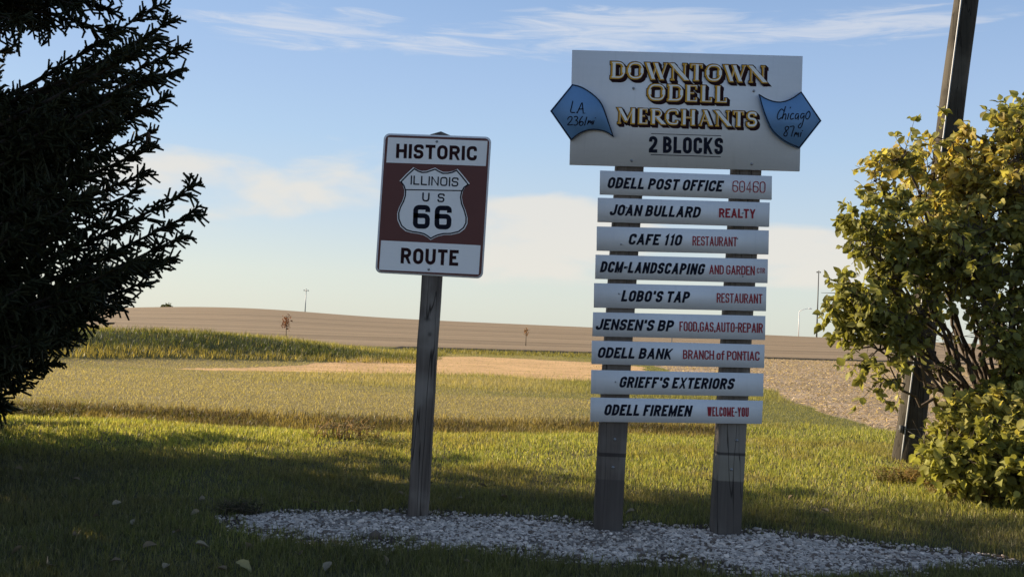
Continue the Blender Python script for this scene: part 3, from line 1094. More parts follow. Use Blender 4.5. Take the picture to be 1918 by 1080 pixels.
# ------------------------------------------------------------------ historic route sign
def build_route_sign():
    base = ground_at(781, 967)
    Yp = base[1]                       # post front face
    pl = Plane(Yp - .006)              # sheet metal face
    root = empty('route_sign', (base[0], Yp, 0), 'brown and white historic route shield sign on a single wooden post', 'road sign')
    # post
    pb = at_depth(781, 967, Yp) + np.array([0, 0, -.35]) + (at_depth(781, 967, Yp) - at_depth(804, 520, Yp)) * 0.25 * np.array([1, 0, 0])
    top = at_depth(824, 252, Yp)
    bot = at_depth(781, 967, Yp)
    dirv = (top - bot) / (top[2] - bot[2])
    pb = bot - dirv * .35
    square_post(pb, top, .117, .117, M_ROUTEPOST, root, cap=.030, seed=3)
    # panel outline with round corners (photo corners)
    TL, TR, BR, BL = [np.array(p) for p in ((719.5, 249.6), (920.6, 256.6), (904.2, 521.6), (702.6, 510.6))]

    def loc(u, v):
        return tuple((TL * (1 - u) + TR * u) * (1 - v) + (BL * (1 - u) + BR * u) * v)

    def rrect(ins, rad):
        w_, h_ = 201.0, 262.0
        P = []
        for (cx, cy, a0) in ((w_ - ins - rad, ins + rad, -90), (w_ - ins - rad, h_ - ins - rad, 0), (ins + rad, h_ - ins - rad, 90), (ins + rad, ins + rad, 180)):
            for k in range(7):
                a = R(a0 + 90 * k / 6)
                P.append(loc((cx + rad * math.cos(a)) / w_, (cy + rad * math.sin(a)) / h_))
        return P
    mb = MB()
    # image y is down: reverse for outward normals towards the road
    out_ = [pl.at(p) for p in rrect(0, 11)][::-1]
    mb.prism(out_, (0, 1, 0), .004)
    panel = mb.build('sign_panel', M_SIGNWHITE, root)
    # brown field: everything inside the white rim
    L = Lettering(pl)
    L.fill(rrect(3.2, 9)[::-1], 0, .0008)
    L.build('brown_field', [M_BROWN], panel)
    z = lambda x, y: (690 + x / 3.6, 230 + y / 3.6)
    L = Lettering(pl)
    L.fill([z(*p) for p in ((133, 98), (804, 123), (792, 292), (121, 268))][::-1], 0, .0016)
    L.build('white_band', [M_SIGNWHITE], panel)
    L = Lettering(pl)
    L.fill([z(*p) for p in ((86, 792), (757, 826), (744, 1022), (72, 990))][::-1], 0, .0016)
    L.build('white_band', [M_SIGNWHITE], panel)
    # shield
    half = [(450, 303), (475, 318), (505, 332), (540, 332), (572, 325), (602, 311), (640, 355), (684, 411), (655, 430), (637, 462), (630, 500), (637, 545), (655, 590), (669, 640),
            (668, 680), (650, 715), (615, 742), (560, 755), (510, 756), (470, 765), (440, 778), (420, 790)]
    left = [(398, 772), (372, 757), (335, 748), (290, 742), (250, 730), (215, 700), (196, 655), (194, 612), (207, 570), (228, 530), (241, 490), (243, 455), (232, 420), (211, 391), (255, 345), (304, 300),
            (330, 316), (360, 326), (392, 324), (425, 312)]
    sh = [np.array(p, float) for p in half + left]
    cen = np.array([438.0, 545.0])
    L = Lettering(pl)
    L.fill([z(*p) for p in sh][::-1], 0, .0018)
    shield = L.build('shield', [M_SIGNWHITE], panel)
    L = Lettering(pl)
    ins = [cen + (p - cen) * np.array([.957, .957]) for p in sh]
    L.path([z(*p) for p in ins], 2.5, 0, closed=True, lift=.0026)
    L.path([z(247, 451), z(632, 458)], 2.0, 0, lift=.0026)
    L.text('ILLINOIS', z(284, 417), z(606, 431), 17, t=.145, gap=.16, rad=.22, m=0, lift=.0026)
    L.text('U', z(362, 530), z(411, 532), 16.5, t=.17, gap=.1, lift=.0026)
    L.text('S', z(465, 534), z(512, 537), 16.5, t=.17, gap=.1, lift=.0026)
    L.text('66', z(299, 712), z(558, 720), 44.5, t=.20, gap=.20, rad=.14, lift=.0026)
    L.text('HISTORIC', z(186, 238), z(730, 256), 27, t=.215, gap=.13, rad=.24, m=1, lift=.0026)
    L.text('ROUTE', z(217, 947), z(605, 964), 29.5, t=.205, gap=.13, rad=.24, m=1, lift=.0026)
    L.build('lettering', [M_NAVY, M_MAROON], panel)
    bolt(pl, z(462, 127), panel, .006)
    bolt(pl, z(407, 988), panel, .006)


build_route_sign()

# ------------------------------------------------------------------ merchants directory sign
Z3 = lambda x, y: (1090 + x / 4.32, 310 + y / 4.32)
Z4 = lambda x, y: (1090 + x / 4.32, 560 + y / 4.32)
ZH = lambda x, y: (1020 + x / 3.619, 80 + y / 3.619)
BOARDS = [
    ((1124.3, 319.3), (1446, 329.7), (1123.6, 363.7), (1445.6, 373.7)),
    ((1120.1, 370.2), (1441.9, 379.4), (1119.4, 415.3), (1440.7, 424.6)),
    ((1118.2, 423.9), (1440.2, 431.5), (1117.8, 469.0), (1439.5, 476.2)),
    ((1115.9, 476.7), (1438.4, 485.2), (1115.0, 521.8), (1437.7, 529.9)),
    ((1113.1, 529.9), (1435.6, 536.9), (1112.5, 575.7), (1434.9, 582.5)),
    ((1111.3, 584.3), (1433.8, 591.3), (1109.7, 629.4), (1433.0, 636.4)),
    ((1109.0, 637.5), (1432.1, 645.0), (1108.1, 681.5), (1431.4, 688.9)),
    ((1107.8, 692.4), (1430.3, 698.9), (1106.9, 737.1), (1429.6, 741.7)),
    ((1106.7, 744.0), (1429.1, 750.3), (1105.7, 789.2), (1426.8, 793.3)),
]
# (text, u0, u1, v of baseline, cap as share of board height, stroke, material 0 navy / 1 red, slant)
TEXTS = [
    [('ODELL POST OFFICE', .039, .722, .735, .47, .215, 0, .22), ('60460', .770, .962, .735, .49, .085, 1, 0)],
    [('JOAN BULLARD', .066, .606, .715, .46, .215, 0, .22), ('REALTY', .706, .918, .675, .385, .20, 1, 0)],
    [('CAFE 110', .180, .502, .725, .46, .215, 0, .22), ('RESTAURANT', .556, .815, .700, .39, .125, 1, 0)],
    [('DCM-LANDSCAPING', .024, .640, .725, .46, .215, 0, .22), ('AND GARDEN', .660, .925, .685, .38, .14, 1, 0), ('CTR', .937, .984, .60, .22, .13, 1, 0)],
    [("LOBO'S TAP", .155, .562, .725, .46, .215, 0, .22), ('RESTAURANT', .712, .978, .690, .39, .125, 1, 0)],
    [("JENSEN'S BP", .014, .476, .725, .46, .215, 0, .22), ('FOOD,GAS,AUTO-REPAIR', .502, .986, .705, .40, .135, 1, 0)],
    [('ODELL BANK', .030, .472, .725, .46, .215, 0, .22), ('BRANCH of PONTIAC', .528, .972, .690, .39, .145, 1, 0)],
    [("GRIEFF'S EXTERIORS", .160, .838, .715, .46, .215, 0, .22)],
    [('ODELL FIREMEN', .076, .597, .725, .46, .215, 0, .22), ('WELCOME-YOU', .680, .922, .695, .385, .15, 1, 0)],
]


def build_directory():
    bl = ground_at(1139, 993)
    br = ground_at(1363, 1003)
    Y = (bl[1] + br[1]) / 2             # front of the posts
    TB = .019
    pl = Plane(Y - TB - .001)           # front face of the boards
    cx = (bl[0] + br[0]) / 2
    root = empty('directory_sign', (cx, Y, 0), 'tall white merchants directory of ten boards bolted to two square wooden posts', 'sign')
    zr = lambda py, px: at_depth(px, py, Y)[2]
    W1 = wood('directory_post_wood', (.085, .066, .054), (.19, .152, .126), (.28, .24, .21),
              worn=[(zr(855, 1150), zr(848, 1150), (.03, .022, .02), .7), (zr(1010, 1150), zr(898, 1150), (.075, .062, .056), .6)])
    W2 = wood('directory_post_wood_patched', (.09, .072, .058), (.20, .162, .13), (.30, .26, .22),
              worn=[(zr(852, 1365), zr(847, 1365), (.03, .022, .02), .7), (zr(900, 1365), zr(853, 1365), (.30, .265, .21), .6), (zr(1010, 1365), zr(901, 1365), (.080, .067, .062), .6)])
    for (bx, by, tx, ty, mt, sd) in ((1139, 993, 1190, 160, W1, 11), (1363, 1003, 1410.5, 165, W2, 12)):
        bot, top = at_depth(bx, by, Y), at_depth(tx, ty, Y)
        dv = (top - bot) / (top[2] - bot[2])
        square_post(bot - dv * .4, top, .154, .150, mt, root, seed=sd)
    # header
    HC = [(1072, 93.8), (1503.5, 105.4), (1498, 320.4), (1067, 308)]
    mb = MB()
    mb.prism([pl.at(p) for p in HC][::-1], (0, 1, 0), TB)
    head = mb.build('header_board', M_WHITE, root)
    mats = [M_NAVY, M_RED, M_GOLD, M_MAROON, M_WHITEL]
    for s, a, b, cap in (('DOWNTOWN', (438, 246), (1500, 277), 32.5), ('ODELL', (690, 395), (1240, 411), 32.0), ('MERCHANTS', (484, 550), (1440, 577), 30.0)):
        a, b = ZH(*a), ZH(*b)
        L = Lettering(pl)
        for k in range(6):
            L.text(s, a, b, cap, t=.25, m=3, gap=.05, rad=.30, lift=.0010 + .0009 * k, font=SERIF, off=(.165 - .032 * k, -.135 + .026 * k), grow=.055)
        L.text(s, a, b, cap, t=.25, m=2, gap=.05, rad=.30, lift=.0066, font=SERIF, grow=.012)
        L.text(s, a, b, cap, t=.25, m=4, gap=.05, rad=.30, lift=.0076, font=SERIF, off=(.045, .015), grow=-.042)
        L.build('lettering', mats, head)
    L = Lettering(pl)
    L.path([ZH(722, 617), ZH(1196, 632)], 1.1, 0)
    L.path([ZH(720, 759), ZH(1194, 774)], 1.3, 0)
    L.text('2 BLOCKS', ZH(706, 745), ZH(1208, 758), 31, t=.20, m=0, gap=.10, rad=.24)
    L.build('lettering', mats, head)
    for p in ((603, 310), (1418, 328), (590, 800), (1405, 823)):
        bolt(pl, ZH(*p), head, .006)
    # blue arrow panels, mounted proud of the header
    la = [(38, 462), (187, 280)] + chaikin([(187, 280), (240, 292), (300, 325), (365, 378), (398, 430), (425, 510), (470, 640)], 1, False)[1:] + chaikin([(470, 640), (430, 610), (380, 594), (320, 588), (265, 602), (220, 625), (178, 662)], 1, False)[1:]
    ra = [(1878, 530), (1730, 718)] + chaikin([(1730, 718), (1650, 685), (1590, 645), (1535, 590), (1500, 510), (1475, 440), (1452, 350)], 1, False)[1:] + chaikin([(1452, 350), (1500, 380), (1560, 400), (1615, 402), (1680, 378), (1743, 332)], 1, False)[1:]
    p2 = Plane(pl.Y - .016)
    for poly, what in ((la, 'L'), (ra, 'C')):
        mb = MB()
        P = [p2.at(ZH(*q)) for q in poly]
        area = sum(P[i][0] * P[(i + 1) % len(P)][2] - P[(i + 1) % len(P)][0] * P[i][2] for i in range(len(P)))
        if area < 0:
            P = P[::-1]
        mb.prism(P, (0, 1, 0), .0125)
        ar = mb.build('arrow_panel', M_BLUE, root)
        ar['label'] = 'blue arrow pointing left' if what == 'L' else 'blue arrow pointing right'
        L = Lettering(p2)
        c0 = np.mean([np.array(q, float) for q in poly], axis=0)
        ring = [c0 + (np.array(q, float) - c0) * .972 for q in poly]
        L.path([ZH(*q) for q in ring], 2.0, 0, closed=True)
        if what == 'L':
            st = [[(192, 395), (183, 435), (172, 474), (206, 474)], [(216, 470), (219, 474)], [(220, 480), (240, 435), (256, 400), (258, 440), (263, 482)], [(228, 452), (264, 449)], [(271, 477), (274, 481)],
                  [(155, 522), (164, 504), (184, 500), (188, 517), (170, 542), (150, 561), (192, 556)], [(199, 506), (212, 499), (225, 505), (222, 520), (208, 528), (226, 533), (224, 553), (208, 562), (196, 556)],
                  [(258, 499), (242, 520), (232, 548), (244, 566), (260, 556), (262, 540), (250, 532), (236, 546)], [(287, 503), (271, 563)],
                  [(290, 556), (300, 525), (297, 548), (312, 525), (310, 552), (326, 526), (320, 557)], [(336, 527), (328, 556)], [(343, 509), (345, 513)]]
        else:
            st = [[(1620, 462), (1608, 447), (1590, 462), (1576, 495), (1578, 520), (1592, 520), (1606, 505)], [(1633, 432), (1618, 485), (1606, 525), (1622, 487), (1636, 482), (1636, 500), (1630, 523)],
                  [(1656, 478), (1645, 522)], [(1668, 436), (1664, 446)], [(1690, 484), (1680, 478), (1668, 492), (1664, 514), (1674, 522), (1688, 512)],
                  [(1724, 486), (1710, 480), (1698, 498), (1700, 519), (1712, 512), (1724, 488), (1718, 524)], [(1762, 484), (1746, 478), (1734, 498), (1738, 516), (1750, 508), (1762, 486), (1752, 540), (1738, 578), (1722, 580), (1718, 565), (1740, 545)],
                  [(1792, 464), (1774, 480), (1768, 508), (1780, 522), (1796, 506), (1802, 480), (1792, 464)],
                  [(1655, 572), (1640, 566), (1628, 580), (1636, 598), (1646, 614), (1640, 634), (1624, 634), (1620, 618), (1636, 600), (1652, 586), (1655, 572)], [(1662, 570), (1696, 563), (1682, 600), (1672, 637)],
                  [(1690, 639), (1700, 604), (1697, 628), (1711, 604), (1708, 632), (1724, 606), (1718, 640)], [(1740, 607), (1732, 639)], [(1748, 594), (1746, 600)]]
        for s in st:
            L.path([ZH(*q) for q in s], 1.9 if what == 'L' else 1.8, 0, smooth=2)
        L.build('lettering', [M_NAVY], ar)
    # nine name boards
    SC = [[(305, 145), (1297, 172)], [(362, 340), (1303, 385)], [(315, 637), (1258, 590)], [(362, 828), (1302, 896)], [(298, 1036)], [(318, 212), (1256, 228)], [(303, 452), (1302, 445)], [(270, 668)], [(277, 900), (1252, 912)]]
    for i, ((tl, tr, b_l, b_r), tx) in enumerate(zip(BOARDS, TEXTS)):
        mb = MB()
        mb.prism([pl.at(p) for p in (tl, tr, b_r, b_l)][::-1], (0, 1, 0), TB)
        bd = mb.build('name_board', M_WHITE, root)
        TL, TR, BL, BR = [np.array(p) for p in (tl, tr, b_l, b_r)]
        hpx = np.linalg.norm(BL - TL)
        for (s, u0, u1, v, cap, th, mi, sh) in tx:
            L = Lettering(pl)
            at = lambda u: tuple((TL * (1 - u) + TR * u) * (1 - v) + (BL * (1 - u) + BR * u) * v)
            L.text(s, at(u0), at(u1), cap * hpx, t=th, m=mi, shear=sh, gap=.10 if mi == 0 else (.06 if len(s) > 8 else .085), rad=.32)
            L.build('lettering', mats, bd)
        zz = Z3 if i < 5 else Z4
        for p in SC[i]:
            bolt(pl, zz(*p), bd, .0035, name='screw')
    # two old screws left in each post
    pf = Plane(Y)
    zp = lambda x, y: (1080 + x / 4.154, 760 + y / 4.154)
    for p in ((298, 257), (283, 475), (1247, 265), (1205, 492)):
        bolt(pf, zp(*p), root, .006, lift=.001, name='screw')
    return Y


YD = build_directory()

# ------------------------------------------------------------------ leaning utility pole
def build_pole():
    base = ground_at(1698, 862)
    Y = base[1]
    root = empty('utility_pole', (base[0], Y, 0), 'leaning weathered utility pole rising behind the leafy shrub', 'utility pole')
    b = at_depth(1698, 862, Y)
    t_ = at_depth(1809, 2, Y)
    d = (t_ - b) / (t_[2] - b[2])
    pts, rad = [], []
    for i in range(60):
        z = -.6 + i * 9.6 / 59
        pts.append(b + d * z + np.array([.004 * math.sin(z * 3), 0, 0]))
        rad.append(.130 - .0035 * max(z, 0) + (.012 * math.exp(-max(z, 0) * 6)))
    mb = MB()
    mb.tube(pts, rad, 28)
    mb.build('pole_shaft', M_UPOLE, root, smooth=True)
    mb = MB()
    off = lambda z, a: b + d * z + np.array([math.sin(a), -math.cos(a), 0]) * (.134 - .0035 * max(z, 0))
    mb.tube([off(z, -.75) for z in np.linspace(-.1, 8.9, 40)], .008, 6)
    mb.build('ground_wire', M_STEEL, root)
    mb = MB()
    zc = 1.13 - (803 - 643) / 1900 * Y
    ring = [b + d * zc + np.array([math.sin(a) * .137, -math.cos(a) * .137, .02 * math.cos(a)]) for a in np.linspace(-1.3, 1.3, 14)]
    mb.tube(ring, .004, 6)
    mb.tube([off(zc, -1.0) + np.array([-.012, -.012, .05]), off(zc, -1.0) + np.array([-.012, -.012, -.02])], .02, 8)
    tail = [off(zc, -.6) + np.array([0, -.01, 0]), off(zc - .05, .2) + np.array([.0, -.03, 0]), off(zc - .17, .9) + np.array([.02, -.02, 0])]
    mb.tube(tail, .003, 6)
    mb.build('wire_clamp', M_DARKSTEEL, root)


build_pole()

# ------------------------------------------------------------------ foliage builders

def tubes_np(P0, P1, r0, r1, seg=4):
    """many straight tapered twigs at once"""
    P0, P1 = np.asarray(P0), np.asarray(P1)
    n = len(P0)
    r0, r1 = np.broadcast_to(r0, n), np.broadcast_to(r1, n)
    t = P1 - P0
    t = t / (np.linalg.norm(t, axis=1, keepdims=True) + 1e-9)
    ref = np.where(np.abs(t[:, 2:3]) < .9, np.array([[0, 0, 1.0]]), np.array([[1.0, 0, 0]]))
    a = np.cross(t, ref)
    a /= np.linalg.norm(a, axis=1, keepdims=True)
    b = np.cross(t, a)
    an = np.arange(seg) * 2 * math.pi / seg
    ring = a[:, None, :] * np.cos(an)[None, :, None] + b[:, None, :] * np.sin(an)[None, :, None]
    V = np.concatenate([P0[:, None] + ring * r0[:, None, None], P1[:, None] + ring * r1[:, None, None]], 1).reshape(-1, 3)
    k = np.arange(seg)
    q = np.stack([k, (k + 1) % seg, (k + 1) % seg + seg, k + seg], 1)
    Fc = (np.arange(n)[:, None, None] * 2 * seg + q[None]).reshape(-1, 4)
    return V, Fc


def unit(v):
    return v / (np.linalg.norm(v, axis=-1, keepdims=True) + 1e-9)


LEAF = np.array([(0, 0, 0), (-.30, .22, .07), (-.36, .50, .09), (-.18, .82, .05), (0, 1, -.06), (.18, .82, .05), (.36, .50, .09), (.30, .22, .07), (0, .3, 0), (0, .65, -.01)])
LEAFQ = np.array([(0, 8, 2, 1), (8, 9, 3, 2), (0, 7, 6, 8), (8, 6, 5, 9)])
LEAFT = np.array([(9, 4, 3), (9, 5, 4)])


def leaf_mesh(P, D, N, size, width=1.0, curl=None):
    """P base points, D along-leaf directions, N rough normals"""
    n = len(P)
    D = unit(D)
    S = unit(np.cross(D, N))
    N = np.cross(S, D)
    L = LEAF[None] * np.ones((n, 1, 1))
    if curl is not None:
        yy = L[..., 1]
        L[..., 2] = L[..., 2] * (1 + curl[:, None]) - curl[:, None] * .35 * yy ** 2
    L = L * size[:, None, None]
    V = P[:, None] + S[:, None] * (L[..., 0:1] * width) + D[:, None] * L[..., 1:2] + N[:, None] * L[..., 2:3]
    b = np.arange(n)[:, None, None] * 10
    return V.reshape(-1, 3), [(b + LEAFQ[None]).reshape(-1, 4), (b + LEAFT[None]).reshape(-1, 3)]


M_LEAF = leafy('shrub_leaves', 0.45, 0.6, 0.22, 1.25)
M_NEEDLE = leafy('spruce_needles', 0.15, 0.6, 0.2, 0.9)
mb_, t = material('shrub_bark')
nz = t.noise(t.n('ShaderNodeNewGeometry').outputs['Position'], 30, 5)
finish(t, t.ramp(nz, [(.3, (.045, .032, .022)), (.7, (.13, .10, .075))]), 0.9, bump=nz, bump_d=.004)
M_BARK = mb_


def build_shrub(name, label, cat, lobes, base, nstems, nleaf, size, cols, sparse=None, seed=1, droop=.35):
    """lobes: (px, py, radius px, depth Y, weight): clumps of a crown that a fan of stems feeds"""
    rg = np.random.default_rng(seed)
    base = np.asarray(base, float)
    root = empty(name, base, label, cat)
    C = np.array([at_depth(l[0], l[1], l[3]) for l in lobes])
    Rr = np.array([l[2] * l[3] / F for l in lobes])
    wt = np.array([l[4] * l[2] ** 2 for l in lobes], float)
    wt /= wt.sum()
    P0, P1, r0, r1 = [], [], [], []

    def limb(a, b, ra, rb, n, wig):
        pts = [a]
        for i in range(1, n + 1):
            s = i / n
            q = a + (b - a) * s + rg.normal(0, wig, 3) * (s * (1 - s) * 4 + .1)
            q = q + np.array([0, 0, .18 * np.linalg.norm(b - a) * math.sin(s * math.pi) * .4])
            pts.append(q)
        for i in range(n):
            P0.append(pts[i])
            P1.append(pts[i + 1])
            r0.append(ra + (rb - ra) * i / n)
            r1.append(ra + (rb - ra) * (i + 1) / n)
        return pts
    # main stems to the lobes, then boughs, then twigs
    stems = []
    for k in range(nstems):
        li = k % len(lobes) if k < len(lobes) else rg.choice(len(lobes), p=wt)
        tip = C[li] + rg.normal(0, .25, 3) * Rr[li]
        st = limb(base + rg.normal(0, .10, 3) * np.array([1, 1, 0.1]), tip, .028 * size / .07 * .8, .009, 9, .05)
        stems.append((st, li))
    twigs = []
    node_p, node_l = [], []
    for st, li in stems:
        for q in st[3:]:
            node_p.append(q)
            node_l.append(li)
    node_p = np.array(node_p)
    bough_nodes = list(node_p)
    nb = int(nleaf / 55)
    for k in range(nb):
        li = rg.choice(len(lobes), p=wt)
        v = unit(rg.normal(0, 1, 3)) * rg.random() ** .45
        tgt = C[li] + v * Rr[li]
        i = np.argmin(np.linalg.norm(node_p - tgt, axis=1) + rg.random(len(node_p)) * .25)
        pts = limb(node_p[i], tgt, .008, .003, 5, .035)
        bough_nodes += pts[2:]
        twigs.append((pts[-2], tgt))
        for q in range(7):
            s_ = pts[2 + q % 4]
            e_ = s_ + unit(rg.normal(0, 1, 3) + unit(tgt - s_) * .6 + np.array([0, 0, .25])) * (rg.uniform(.10, .28) if q < 4 else rg.uniform(.06, .16))
            P0.append(s_)
            P1.append(e_)
            r0.append(.003)
            r1.append(.0014)
            if q < 4:
                twigs.append((s_, e_))
    V, Fc = tubes_np(np.array(P0), np.array(P1), np.array(r0), np.array(r1), 5)
    mesh_obj('branches', V, Fc, M_BARK, root, smooth=True)
    # leaves along twigs
    ti = rg.integers(0, len(twigs), nleaf)
    A = np.array([t_[0] for t_ in twigs])[ti]
    B = np.array([t_[1] for t_ in twigs])[ti]
    s = rg.random(nleaf)[:, None] ** .7 * 1.05
    P = A + (B - A) * s
    if sparse is not None:
        pp = to_px(P)
        kill = np.zeros(len(P), bool)
        for (sx, sy, sr, k_) in sparse:
            kill |= (np.hypot(pp[:, 0] - sx, pp[:, 1] - sy) < sr * rg.uniform(.7, 1.2, len(P))) & (rg.random(len(P)) < k_)
        P, A, B = P[~kill], A[~kill], B[~kill]
    n = len(P)
    D = unit(B - A) * .5 + unit(rg.normal(0, 1, (n, 3))) * .8 + np.array([0, 0, -droop])
    N = rg.normal(0, 1, (n, 3)) * .7 + np.array([0, -.25, .8])
    sz = size * rg.gamma(10, 1 / 10, n).clip(.4, 1.35)
    V, Fc = leaf_mesh(P, D, N, sz, rg.uniform(.85, 1.15, n)[:, None, None], rg.normal(.25, .45, n))
    patch = fbm(P[:, 0] * 1.7 + P[:, 1], P[:, 2] * 1.7, 1.0, seed)
    patch = (patch - patch.mean()) / patch.std()
    g, yel, ora = [np.array(c_) for c_ in cols]
    ky = sstep(.0, 2.1, patch + rg.normal(0, .55, n))[:, None]
    ko = (sstep(1.4, 2.5, patch + rg.normal(0, .6, n)) * .45)[:, None]
    cc = g * (1 - ky) + yel * ky
    cc = cc * (1 - ko) + ora * ko
    cc = cc * (1 + .25 * rg.normal(0, 1, n)[:, None]).clip(.4, 1.7)
    mesh_obj('crown', V, Fc, M_LEAF, root, cols=np.repeat(cc, 10, 0))
    return root


YB = 8.3
lobes = [(1700, 300, 62, 8.2, 1), (1642, 365, 62, 8.1, .8), (1612, 440, 55, 8.0, .8), (1600, 545, 62, 7.9, 1), (1625, 640, 52, 7.9, .7), (1672, 710, 55, 7.8, .8),
         (1770, 370, 95, 8.5, 1), (1720, 470, 90, 8.1, 1), (1700, 590, 80, 8.0, 1), (1840, 310, 85, 8.3, 1), (1915, 240, 66, 8.1, 1), (1850, 430, 100, 8.0, 1),
         (1930, 400, 100, 7.9, 1), (1790, 560, 80, 8.3, .6), (1890, 560, 90, 8.1, .6), (1960, 520, 100, 7.8, .9), (1985, 235, 95, 8.4, 1), (2060, 380, 150, 8.3, 1), (1745, 660, 50, 8.0, .5), (1900, 680, 60, 7.7, .5), (2010, 660, 110, 8.0, .8), (1880, 640, 80, 7.6, .8), (1640, 590, 60, 7.8, .8), (1660, 480, 75, 7.8, .9), (1800, 480, 80, 7.7, .9)]
bx = at_depth(1895, 800, YB)
build_shrub('leafy_shrub', 'tall many-stemmed shrub with green and yellow autumn leaves beside the pole', 'shrub', lobes,
            (bx[0], YB, 0.0), 54, 27000, .061, ((.25, .25, .08), (.41, .375, .13), (.56, .36, .09)),
            sparse=[(1790, 655, 65, .8), (1850, 620, 60, .55), (1725, 745, 35, .6), (1890, 560, 45, .5), (1700, 520, 28, .5), (1755, 560, 35, .5), (1600, 480, 30, .6), (1660, 640, 26, .5), (1880, 470, 35, .5), (1830, 700, 50, .6), (1745, 640, 35, .6), (1830, 390, 30, .4), (1712, 785, 48, .97), (1700, 850, 40, .97)], seed=5)
lobes = [(1785, 850, 45, 7.4, 1), (1800, 790, 48, 7.6, .9), (1860, 835, 60, 7.2, 1), (1920, 800, 60, 7.2, 1), (1775, 860, 42, 7.5, 1), (1815, 815, 48, 7.7, .8), (1830, 878, 55, 7.3, 1), (1880, 800, 55, 7.6, 1), (1905, 870, 60, 7.2, 1), (1960, 830, 80, 7.2, 1), (2040, 840, 90, 7.4, 1), (1975, 890, 60, 7.0, 1), (1850, 750, 45, 7.8, .6), (1920, 740, 60, 7.7, .7)]
bx = at_depth(1900, 900, 7.5)
build_shrub('low_shrub', 'low bush of pale yellow-green leaves at the foot of the tall shrub', 'shrub', lobes,
            (bx[0], 7.55, 0.0), 28, 14000, .064, ((.29, .29, .085), (.48, .43, .15), (.56, .44, .15)), seed=9, sparse=[(1690, 800, 48, .98), (1690, 860, 46, .98), (1706, 745, 40, .95)])

# ------------------------------------------------------------------ spruce
M_SPRUCEBARK, t = material('spruce_bark')
nz = t.noise(t.n('ShaderNodeNewGeometry').outputs['Position'], 40, 5)
finish(t, t.ramp(nz, [(.3, (.018, .013, .010)), (.7, (.055, .040, .030))]), 0.9, bump=nz, bump_d=.003)


